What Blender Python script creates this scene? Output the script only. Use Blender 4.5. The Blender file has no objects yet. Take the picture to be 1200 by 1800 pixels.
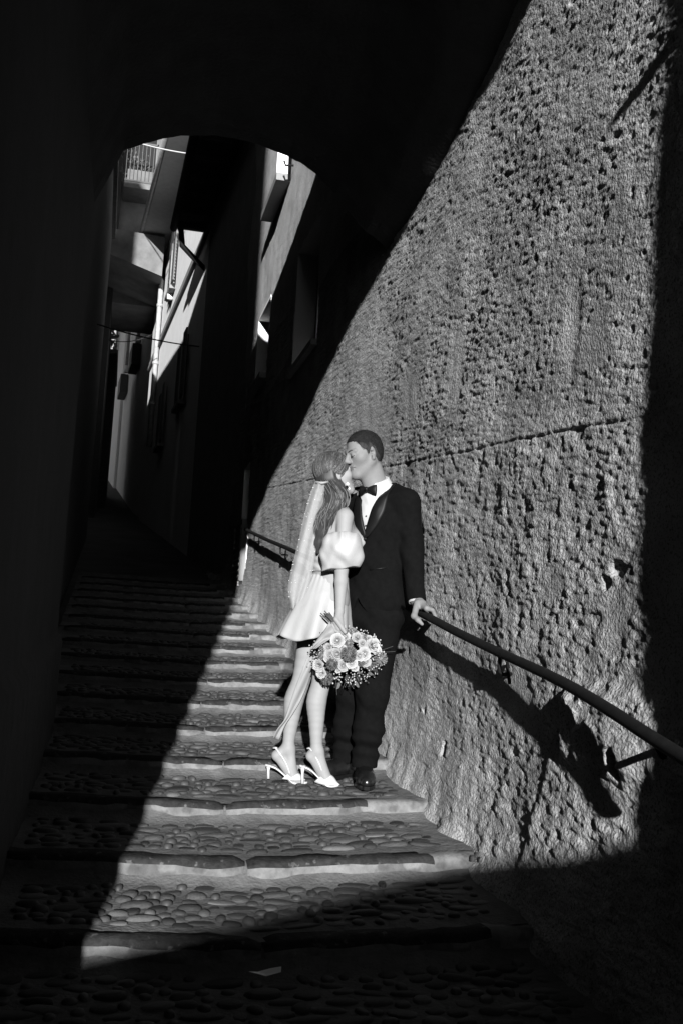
import bpy, bmesh, math, random
import numpy as np
from mathutils import Matrix, Vector, Euler

random.seed(7)
RNG = np.random.default_rng(7)
SC = bpy.context.scene
COL = SC.collection
R = math.radians

# ------------------------------------------------------------------ camera
# World: +Y runs up the alley, +X to the right wall, Z up, the eye is the origin.
F, CX, CY = 1750.0, 600.0, 900.0
_up = np.array([752.0, -14200.0, 1750.0]); _up /= np.linalg.norm(_up)
_yd = np.array([-409.0, 193.0, 1750.0]); _yd -= _up * (_yd @ _up); _yd /= np.linalg.norm(_yd)
_xd = np.cross(_yd, _up)
CAM = np.stack([_xd, _yd, _up])
cam_data = bpy.data.cameras.new('camera')
cam = bpy.data.objects.new('camera', cam_data); COL.objects.link(cam)
cam_data.sensor_fit = 'VERTICAL'; cam_data.sensor_height = 36.0; cam_data.sensor_width = 24.0
cam_data.lens = 35.0; cam_data.clip_start = 0.05; cam_data.clip_end = 600.0
_rx, _ry, _rz = CAM @ np.array([1.0, 0, 0]), CAM @ np.array([0, -1.0, 0]), CAM @ np.array([0, 0, -1.0])
cam.matrix_world = Matrix(((_rx[0], _ry[0], _rz[0], 0), (_rx[1], _ry[1], _rz[1], 0), (_rx[2], _ry[2], _rz[2], 0), (0, 0, 0, 1)))
SC.camera = cam

# ------------------------------------------------------------------ light
SUN_AZ, SUN_EL = R(9.6), R(12.0)            # direction the light travels: up the alley, a little to the right
LD = np.array([math.sin(SUN_AZ) * math.cos(SUN_EL), math.cos(SUN_AZ) * math.cos(SUN_EL), -math.sin(SUN_EL)])
world = bpy.data.worlds.new('World'); SC.world = world; world.use_nodes = True
wn = world.node_tree.nodes; wl = world.node_tree.links
sky = wn.new('ShaderNodeTexSky'); sky.sky_type = 'NISHITA'; sky.sun_disc = False
sky.sun_elevation = SUN_EL; sky.sun_rotation = SUN_AZ + math.pi; sky.dust_density = 0.15; sky.air_density = 0.8
bw = wn.new('ShaderNodeRGBToBW'); wl.new(sky.outputs[0], bw.inputs[0])
wl.new(bw.outputs[0], wn['Background'].inputs[0]); wn['Background'].inputs[1].default_value = 0.05
sd = bpy.data.lights.new('sun', 'SUN'); sd.energy = 5.0; sd.angle = R(0.53); sd.color = (1, 1, 1)
sun = bpy.data.objects.new('sun', sd); COL.objects.link(sun)
sun.rotation_euler = Vector((-LD[0], -LD[1], -LD[2])).to_track_quat('Z', 'Y').to_euler()
sun.location = (-4, -12, 9)
SC.view_settings.view_transform = 'Standard'; SC.view_settings.look = 'None'
SC.view_settings.gamma = 1.0; SC.view_settings.use_curve_mapping = False
SC.view_settings.exposure = 1.15
SC.cycles.max_bounces = 4; SC.cycles.diffuse_bounces = 1

# ------------------------------------------------------------------ geometry of the place
EYE, SL, XW, XL = 1.516, 0.156, 1.61, -0.29     # eye height, slope of the stairway, right wall, left wall
def gz(y): return -EYE + SL * y
def ray(px, py): return CAM @ np.array([px - CX, py - CY, F])
def on_x(px, py, x): r = ray(px, py); return r * (x / r[0])
def on_y(px, py, y): r = ray(px, py); return r * (y / r[1])
def on_plane(px, py, n, c): r = ray(px, py); n = np.array(n, float); return r * (c / (r @ n))

# ------------------------------------------------------------------ helpers
def link(name, me, parent=None, mat=None):
    o = bpy.data.objects.new(name, me); COL.objects.link(o)
    if mat is not None and me is not None and not me.materials: me.materials.append(mat)
    if parent is not None: o.parent = parent
    return o
def empty(name, loc=(0, 0, 0), parent=None):
    o = bpy.data.objects.new(name, None); COL.objects.link(o); o.location = loc; o.empty_display_size = 0.1
    if parent is not None: o.parent = parent
    return o
def tag(o, label=None, cat=None, group=None, kind=None):
    if label: o['label'] = label
    if cat: o['category'] = cat
    if group: o['group'] = group
    if kind: o['kind'] = kind
    return o
def mesh_np(name, V, Q, smooth=True):
    V = np.asarray(V, np.float32); Q = np.asarray(Q, np.int32)
    me = bpy.data.meshes.new(name); k = Q.shape[1]
    me.vertices.add(len(V)); me.vertices.foreach_set('co', V.ravel())
    me.loops.add(Q.size); me.loops.foreach_set('vertex_index', Q.ravel())
    me.polygons.add(len(Q)); me.polygons.foreach_set('loop_start', np.arange(0, Q.size, k, dtype=np.int32))
    me.polygons.foreach_set('loop_total', np.full(len(Q), k, np.int32))
    if smooth: me.polygons.foreach_set('use_smooth', np.ones(len(Q), bool))
    me.update(calc_edges=True); me.validate()
    return me
class MB:
    """collects shapes and links them as one mesh object"""
    def __init__(s): s.v = []; s.f = []
    def add(s, V, Fs):
        n = len(s.v); s.v += [tuple(map(float, p)) for p in V]; s.f += [tuple(i + n for i in f) for f in Fs]; return s
    def box(s, a, b):
        x0, y0, z0 = a; x1, y1, z1 = b
        return s.add([(x0,y0,z0),(x1,y0,z0),(x1,y1,z0),(x0,y1,z0),(x0,y0,z1),(x1,y0,z1),(x1,y1,z1),(x0,y1,z1)],
                     [(0,3,2,1),(4,5,6,7),(0,1,5,4),(1,2,6,5),(2,3,7,6),(3,0,4,7)])
    def hexa(s, P):
        return s.add(P, [(0,3,2,1),(4,5,6,7),(0,1,5,4),(1,2,6,5),(2,3,7,6),(3,0,4,7)])
    def slab(s, quad, off):
        q = [np.array(p, float) for p in quad]; off = np.array(off, float)
        return s.hexa(q + [p + off for p in q])
    def tube(s, pts, r, n=8, cap=True):
        P = [np.array(p, float) for p in pts]; m = len(P)
        rs = r if hasattr(r, '__len__') else [r] * m
        V = []; u = None
        for i in range(m):
            t = P[min(i + 1, m - 1)] - P[max(i - 1, 0)]; t /= (np.linalg.norm(t) + 1e-12)
            if u is None:
                a = np.array([0, 0, 1.0]) if abs(t[2]) < .9 else np.array([1.0, 0, 0]); u = np.cross(t, a)
            else: u = u - t * (u @ t)
            u /= (np.linalg.norm(u) + 1e-12); w = np.cross(t, u)
            for k in range(n):
                an = 2 * math.pi * k / n; V.append(P[i] + rs[i] * (math.cos(an) * u + math.sin(an) * w))
        Fs = [(i*n+k, i*n+(k+1) % n, (i+1)*n+(k+1) % n, (i+1)*n+k) for i in range(m - 1) for k in range(n)]
        if cap: Fs += [tuple(range(n))[::-1], tuple((m-1)*n + k for k in range(n))]
        return s.add(V, Fs)
    def ball(s, c, r, n=8, m=5, M=None):
        V = []; Fs = []; c = np.array(c, float); r = np.array(r if hasattr(r, '__len__') else (r, r, r), float)
        M = np.eye(3) if M is None else M
        V.append(c + M @ (r * np.array([0, 0, -1.0])))
        for i in range(1, m):
            th = -math.pi / 2 + math.pi * i / m
            for k in range(n):
                ph = 2 * math.pi * k / n
                V.append(c + M @ (r * np.array([math.cos(th)*math.cos(ph), math.cos(th)*math.sin(ph), math.sin(th)])))
        V.append(c + M @ (r * np.array([0, 0, 1.0]))); L = len(V) - 1
        for k in range(n):
            Fs.append((0, 1 + (k+1) % n, 1 + k)); b = 1 + (m-2)*n; Fs.append((L, b + k, b + (k+1) % n))
            for i in range(m - 2):
                a = 1 + i*n; Fs.append((a+k, a+(k+1) % n, a+n+(k+1) % n, a+n+k))
        return s.add(V, Fs)
    def mesh(s, name, smooth=False):
        me = bpy.data.meshes.new(name); me.from_pydata(s.v, [], s.f); me.update()
        if smooth: me.polygons.foreach_set('use_smooth', np.ones(len(me.polygons), bool))
        return me
    def build(s, name, mat=None, parent=None, smooth=False):
        return link(name, s.mesh(name, smooth), parent, mat)

def spline(pts, n):
    P = np.array(pts, float); P = np.vstack([2*P[0]-P[1], P, 2*P[-1]-P[-2]]); out = []
    segs = len(P) - 3
    for t in np.linspace(0, segs - 1e-9, n):
        i = int(t); u = t - i; a, b, c, d = P[i:i+4]
        out.append(.5*((2*b) + (-a+c)*u + (2*a-5*b+4*c-d)*u*u + (-a+3*b-3*c+d)*u**3))
    return np.array(out)

# lattice value noise, vectorised
def _hash(ix, iy, seed):
    n = (ix.astype(np.int64) * 374761393 + iy.astype(np.int64) * 668265263 + seed * 974634777) & 0x7fffffff
    n = ((n ^ (n >> 13)) * 1274126177) & 0x7fffffff
    n = ((n ^ (n >> 16)) * 2246822519) & 0x7fffffff
    return (n & 0xfffff) / float(0xfffff)
def vnoise(u, v, seed=0):
    iu = np.floor(u); iv = np.floor(v); fu = u - iu; fv = v - iv
    fu = fu*fu*fu*(fu*(fu*6-15)+10); fv = fv*fv*fv*(fv*(fv*6-15)+10)
    a = _hash(iu, iv, seed); b = _hash(iu+1, iv, seed); c = _hash(iu, iv+1, seed); d = _hash(iu+1, iv+1, seed)
    return (a*(1-fu)+b*fu)*(1-fv) + (c*(1-fu)+d*fu)*fv - .5
def fbm(u, v, seed=0, octv=4, gain=.5):
    s = 0; a = 1
    for i in range(octv):
        s = s + a * vnoise(u * 2**i + 17.3*i, v * 2**i - 9.1*i, seed + i*31); a *= gain
    return s

# ------------------------------------------------------------------ materials (the photograph is black and white: every colour is a grey)
def mat(name, g, rough=.8, var=0.0, vscale=6.0, stretch=(1, 1, 1), bump=0.0, bscale=60.0, detail=6.0, spec=.3, sheen=0.0, coords='Object', bump2=0.0, b2scale=20.0, spots=None):
    m = bpy.data.materials.new(name); m.use_nodes = True; N = m.node_tree.nodes; L = m.node_tree.links
    b = N['Principled BSDF']; b.inputs['Base Color'].default_value = (g, g, g, 1); b.inputs['Roughness'].default_value = rough
    b.inputs['Specular IOR Level'].default_value = spec
    if sheen: b.inputs['Sheen Weight'].default_value = sheen
    tc = N.new('ShaderNodeTexCoord'); mp = N.new('ShaderNodeMapping'); mp.inputs['Scale'].default_value = stretch
    L.new(tc.outputs[coords], mp.inputs[0])
    if var:
        n = N.new('ShaderNodeTexNoise'); n.inputs['Scale'].default_value = vscale; n.inputs['Detail'].default_value = detail
        n.inputs['Roughness'].default_value = .62
        L.new(mp.outputs[0], n.inputs['Vector']); r = N.new('ShaderNodeMapRange')
        r.inputs[1].default_value = .3; r.inputs[2].default_value = .7
        r.inputs[3].default_value = max(g*(1-var), .002); r.inputs[4].default_value = min(g*(1+var), .9)
        L.new(n.outputs[0], r.inputs[0]); out = r.outputs[0]
        if spots:
            sc, lo, val = spots
            n2 = N.new('ShaderNodeTexNoise'); n2.inputs['Scale'].default_value = sc; n2.inputs['Detail'].default_value = 3
            L.new(mp.outputs[0], n2.inputs['Vector']); r2 = N.new('ShaderNodeMapRange')
            r2.inputs[1].default_value = lo; r2.inputs[2].default_value = lo + .08; r2.inputs[3].default_value = 1; r2.inputs[4].default_value = val
            L.new(n2.outputs[0], r2.inputs[0]); mu = N.new('ShaderNodeMath'); mu.operation = 'MULTIPLY'
            L.new(out, mu.inputs[0]); L.new(r2.outputs[0], mu.inputs[1]); out = mu.outputs[0]
        L.new(out, b.inputs['Base Color'])
    nrm = None
    for (bu, bs) in ((bump2, b2scale), (bump, bscale)):
        if bu:
            n = N.new('ShaderNodeTexNoise'); n.inputs['Scale'].default_value = bs; n.inputs['Detail'].default_value = 5
            L.new(mp.outputs[0], n.inputs['Vector'])
            bp = N.new('ShaderNodeBump'); bp.inputs['Strength'].default_value = 1; bp.inputs['Distance'].default_value = bu
            L.new(n.outputs[0], bp.inputs['Height'])
            if nrm is not None: L.new(nrm, bp.inputs['Normal'])
            nrm = bp.outputs[0]
    if nrm is not None: L.new(nrm, b.inputs['Normal'])
    return m
def vary(m, amt=.35):
    N = m.node_tree.nodes; L = m.node_tree.links; b = N['Principled BSDF']; src = b.inputs['Base Color'].links[0].from_socket
    oi = N.new('ShaderNodeObjectInfo'); r = N.new('ShaderNodeMapRange'); r.inputs[3].default_value = 1-amt; r.inputs[4].default_value = 1+amt
    L.new(oi.outputs['Random'], r.inputs[0]); mu = N.new('ShaderNodeMath'); mu.operation = 'MULTIPLY'
    L.new(src, mu.inputs[0]); L.new(r.outputs[0], mu.inputs[1]); L.new(mu.outputs[0], b.inputs['Base Color'])
M = {}
M['plaster'] = mat('rough_plaster', .30, .95, .34, 3.2, bump=.010, bscale=80, detail=9, spec=.1, spots=(120, .54, .5))
M['far_plaster'] = mat('pale_plaster', .80, .9, .06, 2, bump=.002, bscale=60)
M['upper_plaster'] = mat('upper_wall_plaster', .46, .95, .2, 3.2, bump=.010, bscale=80, detail=9, spec=.1, spots=(70, .55, .7))
M['smooth_plaster'] = mat('grey_plaster', .22, .92, .15, 3, bump=.002, bscale=60)
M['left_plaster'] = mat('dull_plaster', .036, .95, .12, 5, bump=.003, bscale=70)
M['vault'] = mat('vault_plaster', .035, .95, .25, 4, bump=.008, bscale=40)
M['mortar'] = mat('stair_mortar', .085, .9, .3, 9, bump=.006, bscale=70, bump2=.01, b2scale=14)
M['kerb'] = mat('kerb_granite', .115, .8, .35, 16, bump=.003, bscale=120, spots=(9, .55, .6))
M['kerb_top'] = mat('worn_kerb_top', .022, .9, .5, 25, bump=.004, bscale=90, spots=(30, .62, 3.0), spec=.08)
M['cobble'] = mat('river_cobble', .034, .6, .4, 7, bump=.0015, bscale=60)
M['cobble_dark'] = mat('dark_cobble', .02, .55, .4, 9, bump=.0015, bscale=60)
M['cobble_pale'] = mat('pale_cobble', .075, .65, .3, 9, bump=.0015, bscale=60)
M['iron'] = mat('dark_iron', .006, .8, .4, 30, bump=.0006, bscale=160, spec=.15)
M['zinc'] = mat('zinc', .28, .45, .25, 8, spec=.5)
M['wood_dark'] = mat('dark_shutter_wood', .10, .7, .3, 20, (1, 1, 6))
M['eave'] = mat('eave_boards', .09, .85, .2, 6)
M['tile'] = mat('roof_tile', .18, .85, .3, 10)
M['glass'] = mat('window_glass', .02, .08, spec=.6)
M['earth'] = mat('earth', .05, .95, .4, 1.2, bump=.02, bscale=5)
M['white_paint'] = mat('white_paint', .8, .6, .04, 5)
M['cable'] = mat('black_cable', .015, .6)
M['pale_cable'] = mat('pale_cable', .6, .5)
M['eave_grey'] = mat('grey_eave', .30, .8, .1, 6)
M['balcony_plaster'] = mat('stained_plaster', .13, .9, .35, 1.6, bump=.004, bscale=30)
M['leaf_pale'] = mat('pale_leaf', .16, .6, .4, 30)
M['leaf'] = mat('leaf', .09, .6, .4, 30)

for n_ in ('cobble', 'cobble_dark', 'cobble_pale', 'kerb'): vary(M[n_], .4 if n_ != 'kerb' else .15)
# ================================================================== THE SETTING
# ground sheet under everything
gv, gq = [], []
ys = [-60, -20, -6, 0, 4, 8, 14, 22, 35, 50, 70, 140]; xs = [-70, -20, -6, -1, 2.4, 8, 20, 70]
for y in ys:
    for x in xs: gv.append((x, y, gz(min(y, 70)) + .05*min(max(0, y - 35), 35) - .16))
for i in range(len(ys)-1):
    for j in range(len(xs)-1):
        a = i*len(xs)+j; gq.append((a, a+1, a+1+len(xs), a+len(xs)))
tag(link('ground', mesh_np('ground', gv, gq), None, M['earth']), kind='structure')

# ---------------------------------------------------------------- stairway
STEP, RISE, Y0 = .675, .073, 4.07 - .675 * 4
NST = 19
def bow(x): c = (x - .62) / 1.0; return -.075 * (1 - min(1, abs(c)))      # each step comes forward in the middle
def dip(x): c = (x - .60) / 1.0; return -.020 * max(0, 1 - abs(c) * 1.1)
stair = empty('stairway', (0, 0, 0)); tag(stair, kind='structure')
tv, tq = [], []
nx, ny = 36, 14
def tread_z(x, y, k):
    yk = Y0 + STEP * k; zt = gz(yk)
    return zt - .012 + (y - yk) * ((STEP * SL - RISE) / STEP) + dip(x)
kerb_meshes = []
def kerb_mesh(L, seed, pale=9.0):
    rg = np.random.default_rng(seed); n = 22
    prof = [(-.002, -.16), (0, -.10), (-.001, -.024), (.004, -.010), (.016, 0), (.06, .002), (.105, -.002), (.118, -.012), (.12, -.16)]
    V = []; Fs = []
    for i in range(n + 1):
        t = i / n; x = t * L
        e = min(t, 1-t) * L
        rd = .012 * math.exp(-e / .02)
        for (py, pz) in prof:
            w = vnoise(np.array([x*9+seed]), np.array([py*40.]), seed)[0]*.020 + vnoise(np.array([x*34.]), np.array([pz*60.]), seed+5)[0]*.006
            V.append((x, py + w + rd * (1 if py < .06 else -1), pz + (vnoise(np.array([x*14.]), np.array([py*30.]), seed+9)[0]*.014 if pz > -.05 else 0) - (rd if pz > -.02 else 0)))
    m = len(prof)
    for i in range(n):
        for j in range(m-1): Fs.append((i*m+j, (i+1)*m+j, (i+1)*m+j+1, i*m+j+1))
    Fs.append(tuple(range(m))); Fs.append(tuple(n*m + j for j in range(m))[::-1])
    me = bpy.data.meshes.new('kerb_stone'); me.from_pydata(V, [], Fs); me.update()
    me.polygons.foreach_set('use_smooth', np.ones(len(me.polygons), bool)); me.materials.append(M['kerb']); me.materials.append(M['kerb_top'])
    for f_ in me.polygons:
        j = f_.vertices[0] % m
        xx = V[f_.vertices[0]][0]
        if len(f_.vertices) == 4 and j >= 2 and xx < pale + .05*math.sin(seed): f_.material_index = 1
    return me
for k in range(NST):
    yk = Y0 + STEP * k
    base = len(tv)
    for i in range(ny + 1):
        for j in range(nx + 1):
            x = XL - .15 + (XW + .1 - XL + .15) * j / nx
            y = yk + bow(x) + .06 + (STEP - .02) * i / ny
            y2 = min(y, yk + STEP + bow(x) + .05)
            fl_ = max(0, 1 - (yk + STEP + bow(x) - y2)/.09); ed_ = max(0, (x - 1.36)/.25)
            tv.append((x, y2, tread_z(x, y2 - bow(x), k) + .030*fl_**2 + .012*min(ed_, 1) + .006 * fbm(np.array([x*6]), np.array([y*6]), k, 3)[0]))
    for i in range(ny):
        for j in range(nx):
            a = base + i*(nx+1) + j; tq.append((a, a+1, a+nx+2, a+nx+1))
    # two kerb stones that meet at a lowered joint near the middle
    cxj = .60 + .06 * random.uniform(-1, 1) + (.02 * (k - 4) if k > 4 else -.02 * (4 - k))
    if k == 4: cxj = .60
    cuts = [XL - .1, cxj, XW + .14]
    for s in range(2):
        xa, xb = cuts[s] + .004, cuts[s+1] - .004
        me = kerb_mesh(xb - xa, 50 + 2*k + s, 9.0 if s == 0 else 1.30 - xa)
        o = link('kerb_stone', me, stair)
        ya, yb = yk + bow(xa), yk + bow(xb); za, zb = gz(yk) + dip(xa), gz(yk) + dip(xb)
        o.location = (xa, ya, za)
        o.rotation_euler = (0, -math.atan2(zb - za, xb - xa), math.atan2(yb - ya, xb - xa) + random.uniform(-.006, .006))
link('mortar_bed', mesh_np('mortar_bed', tv, tq), stair, M['mortar'])

# cobbles: a few shared shapes
def cobble_mesh(seed):
    rg = np.random.default_rng(seed); n = 10; V = []; Fs = []
    off = rg.uniform(.66, 1.2, n); off = .5*off + .25*np.roll(off, 1) + .25*np.roll(off, -1)
    rings = [(1.0, -.5), (1.0, 0.0), (.90, .55), (.62, .88), (.25, 1.0)]
    for (rr, zz) in rings:
        for i in range(n):
            a = 2*math.pi*i/n; V.append((.5*rr*off[i]*math.cos(a), .5*rr*off[i]*math.sin(a), zz + rg.uniform(-.03, .03)))
    for r in range(len(rings)-1):
        for i in range(n): Fs.append((r*n+i, r*n+(i+1) % n, (r+1)*n+(i+1) % n, (r+1)*n+i))
    Fs.append(tuple(4*n + i for i in range(n)))
    return V, Fs
CM = []
for s in range(9):
    V, Fs = cobble_mesh(100 + s); me = bpy.data.meshes.new('cobble'); me.from_pydata(V, [], Fs); me.update()
    me.polygons.foreach_set('use_smooth', np.ones(len(me.polygons), bool))
    me.materials.append([M['cobble'], M['cobble'], M['cobble_dark'], M['cobble'], M['cobble_pale'], M['cobble'], M['cobble_dark'], M['cobble'], M['cobble_pale']][s]); CM.append((V, Fs, me))
cob = []
for k in range(1, NST):
    yk = Y0 + STEP * k
    rows = 8
    pts = []
    for t in range(5000):
        if len(pts) > 150: break
        x = random.uniform(XL + .06, 1.42 + .06*random.random()); f = random.uniform(.17, .60) ; y = yk + f
        big = random.random()
        lx = random.choice([.04, .055, .07, .085, .10, .125, .15]) * random.uniform(.85, 1.15); ly = random.uniform(.036, .068)
        if lx > .13: ly *= 1.15
        ok = True
        for (a, b, la, lb) in pts:
            if ((x-a)/((lx+la)*.5))**2 + ((y-b)/((ly+lb)*.5))**2 < 1.0: ok = False; break
        if ok: pts.append((x, y, lx, ly))
    for (x, y, lx, ly) in pts: cob.append((k, x, y, lx, ly))
def cob_tf(c):
    k, x, y, lx, ly = c
    h = random.uniform(.006, .017)
    return (x, y + bow(x), tread_z(x, y, k) + .0005), (lx * 1.04, ly * 1.06, h), (random.uniform(-.12, .06), random.uniform(-.08, .08), random.uniform(-.3, .3))
def cob_size(c):                      # how wide the stone shows in the photograph
    k, x, y, lx, ly = c
    in_view = -.25 < x and (x * 1.0) < y * .52 + .2 and y > 2.75
    lit = 1.0 if (y > 3.3 and x > -.6 + .169 * y) else .35
    return (lx * ly / y**3) * (1 if in_view else .001) * lit
order = sorted(range(len(cob)), key=lambda i: -cob_size(cob[i]))
stv, stf = [], []; spick = MB()
for rank, i in enumerate(order):
    c = cob[i]; loc, sc, rot = cob_tf(c); s = random.randrange(9)
    if c[2] > 13 : continue
    if rank < 296:
        o = link('cobble', CM[s][2], stair); o.location = loc; o.scale = sc; o.rotation_euler = rot
    else:
        m = Matrix.LocRotScale(Vector(loc), Euler(rot), Vector(sc))
        spick.add([m @ Vector(v) for v in CM[s][0]], CM[s][1])
tag(spick.build('small_cobbles', M['cobble'], stair, True), kind='stuff')

# ---------------------------------------------------------------- right-hand building with the rough plaster wall
right = empty('plastered_building', (XW, 6, gz(6)))
tag(right, 'tall building with rough sunlit plaster wall along the right side of the stairs', 'building')
right_inv = Matrix.Translation(Vector((-XW, -6, -gz(6))))
def rp(o):                                   # parent to the right building, keep the world place
    o.parent = right; o.matrix_parent_inverse = right_inv; return o
yl = [2.3]
while yl[-1] < 16.2: yl.append(yl[-1] + .0098 * (max(yl[-1], 2.6) / 3) ** 1.35)
zl = [-1.25]
while zl[-1] < 3.4: zl.append(zl[-1] + .0052)
while zl[-1] < 8.02: zl.append(zl[-1] + .035)
yl = np.array(yl); zl = np.array(zl)
WIN = []   # window openings y0, y1, z0, z1
def win_px(a, b, c):                        # near bottom corner, far bottom corner, height
    p = on_x(*a, XW); q = on_x(*b, XW); return [p[1], q[1], p[2], p[2] + c]
WIN.append(win_px((556, 598), (514, 660), 1.25))
WIN.append([11.55, 12.55, 3.05, 4.0])
WIN.append([10.75, 11.75, 5.15, 7.0])
WIN.append([12.35, 13.0, .55, 2.1])
for w in WIN:
    for t, arr in ((w[0], 'y'), (w[1], 'y'), (w[2], 'z'), (w[3], 'z')):
        A = yl if arr == 'y' else zl
        A[np.argmin(abs(A - t))] = t
Yg, Zg = np.meshgrid(yl, zl)
def sstep(a, b, x): t = np.clip((x-a)/(b-a), 0, 1); return t*t*(3-2*t)
# level of the horizontal lift joint in the plaster, from the photograph
jl = np.array([on_x(p[0], p[1], XW)[1:] for p in [(465, 860), (600, 833), (700, 814), (800, 796), (900, 775), (1000, 757), (1120, 735)]])
jl = jl[np.argsort(jl[:, 0])]
zj = np.interp(Yg, jl[:, 0], jl[:, 1]) + .004 * fbm(Yg*3, Zg*0, 3, 2)
up_ = sstep(-.006, .006, Zg - zj)                                   # 1 above the joint
low = sstep(.5, -.5, Zg - zj)
H = .05 * fbm(Yg*.55, Zg*.55, 1, 3)                                   # broad waves of the wall
H += .012 * fbm(Yg*1.5, Zg*2.6, 5, 3)
fade_far = np.clip(3.6 / Yg, .25, 1.0)
# roughcast grains above the joint
g2 = vnoise(Yg*38, Zg*88, 19)
grain = vnoise(Yg*21 + 3, Zg*46, 11) + .5*vnoise(Yg*11, Zg*23, 12)
g0 = fbm(Yg*5, Zg*9, 13, 2)
g3 = (vnoise(Yg*8, Zg*46, 91) + .5*vnoise(Yg*13, Zg*80, 93)) * np.clip((Yg - 3.6)/2.5, 0, 1)
patchy = np.clip(.85 + .9*fbm(Yg*.6, Zg*.9, 23, 3), .5, 1.25)
H += up_ * patchy * (.0078 * g2 + fade_far**.7 * (.0052 * grain + .002 * g0))
pits = np.clip(vnoise(Yg*27, Zg*60, 29) - .25, 0, 1) * np.clip(.6 + 1.5*fbm(Yg*.8, Zg*1.5, 31, 2), .1, 1.3)
H -= up_ * pits * .034 * fade_far**.5
H += .0070 * g3 * np.clip(.75 + 1.0*fbm(Yg*.9, Zg*1.2, 97, 2), .4, 1.2)
st = fbm(Yg*9 + 2*fbm(Yg*2, Zg*2, 41, 2), Zg*6.0, 37, 4, .6)
rid = np.abs(fbm(Yg*6 + 3*fbm(Yg*1.7, Zg*1.5, 47, 2), Zg*2.6, 43, 3))
crk = np.clip(.06 - rid, 0, 1) / .06 * np.clip(fbm(Yg*2.1, Zg*1.2, 53, 2)+.12, 0, 1)
H += (1-up_) * fade_far**.8 * (.0070 * st + .0062 * grain * patchy + .0072 * g2 + .004 * g0 - .020 * crk
                - .024 * np.clip(fbm(Yg*9, Zg*14, 59, 2) - .26, 0, 1))
# a lip where the upper coat ends
H += up_ * (.0030 + .0026 * np.exp(-np.clip(Zg - zj, 0, 9) / .015)) - .005 * np.exp(-((Zg - zj) / .006) ** 2)
# smooth scraped patches
def blob(y, z, ry, rz, w=.35):
    d = np.sqrt(((Yg-y)/ry)**2 + ((Zg-z)/rz)**2) + .5*fbm(Yg*6, Zg*4, 61, 2)
    return 1 - sstep(1-w, 1+w*.4, d)
def pxw(px, py): p = on_x(px, py, XW); return p[1], p[2]
Hs = .05 * fbm(Yg*.55, Zg*.55, 1, 3) + .010 * fbm(Yg*2.5, Zg*2.5, 5, 3) + .004*fbm(Yg*9, Zg*3, 71, 2)
for (px, py, ry, rz, dp) in [(1055, 600, .11, .16, .0), (1010, 560, .08, .2, .002), (1100, 330, .07, .16, .0), (1085, 400, .06, .1, .002), (905, 1225, .20, .12, .006), (1080, 1090, .12, .13, .0), (985, 1030, .10, .05, .002), (800, 650, .12, .28, .0), (720, 700, .2, .2, 0), (640, 760, .3, .2, 0)]:
    y, z = pxw(px, py); b = blob(y, z, ry, rz, .75)*.85; H = H*(1-b) + (Hs - dp)*b
# the upper wall far up the alley is finer
far = sstep(3.2, 4.2, Zg) * sstep(6.4, 7, Yg)
# deep hollow where the plaster fell out behind the rail, the little slot, holes
for (px, py, ry, rz, dp) in [(776, 1318, .022, .05, .05), (742, 1250, .02, .018, .03), (1085, 1000, .05, .03, .02), (1065, 1025, .03, .03, .02), (1090, 1345, .04, .05, .05)]:
    y, z = pxw(px, py); H = H - dp * blob(y, z, ry, rz, .25)
# the proud footing near the portal: its top slopes and catches the sun
zf = np.interp(Yg, [2.3, 2.75, 3.1, 3.45, 3.7], [-.17, -.20, -.24, -.40, -.9]) + .02*fbm(Yg*6, Zg*0+3, 77, 3)
ft = sstep(.04, -.05, Zg - zf) * sstep(5.0, 3.3, Yg)
H += ft * .012
jg = .05*fbm(Yg*0 + 2, Zg*9, 101, 3); jt = .03*fbm(Yg*9, Zg*0 + 4, 103, 3)
slab = sstep(2.3, 3.2, Yg) * (1 - sstep(3.27, 3.31, Yg + jg)) * sstep(-.10, -.20, Zg - jt) * sstep(-.43, -.34, Zg + jt)
H += .048 * slab * (1 + .35*fbm(Yg*7, Zg*9, 105, 3))
# flared, crumbling foot along the stairs
gfoot = -EYE + SL*Yg
H += .05 * np.exp(-np.clip(Zg - gfoot, -.2, 9) / .16) + .035*np.exp(-np.clip(Zg - gfoot, 0, 9)/.12)*fbm(Yg*5, Zg*4, 83, 3)
H = H * (1 - .35*far)
Xg = XW - H
nr, nc = Yg.shape
V = np.stack([Xg, Yg, Zg], -1).reshape(-1, 3)
I, J = np.meshgrid(np.arange(nr-1), np.arange(nc-1), indexing='ij')
yc, zc = (yl[J]+yl[J+1])/2, (zl[I]+zl[I+1])/2
keep = zc > (-EYE + SL*yc - .22)
keep &= ~((zc > 3.32) & (yc < 6.0))
for w in WIN: keep &= ~((yc > w[0]) & (yc < w[1]) & (zc > w[2]) & (zc < w[3]))
a = (I*nc + J)[keep]
Q = np.stack([a, a+nc, a+nc+1, a+1], -1)
used = np.unique(Q); remap = np.full(len(V), -1); remap[used] = np.arange(len(used))
rw = rp(link('rough_wall', mesh_np('rough_wall', V[used], remap[Q]), None, M['plaster']))
rw.data.materials.append(M['upper_plaster']); cen = V[Q].mean(1); rw.data.polygons.foreach_set('material_index', ((cen[:, 1] > 6.0) & (cen[:, 2] > 2.9 + .2*np.sin(cen[:, 1]))).astype(np.int32))
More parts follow.
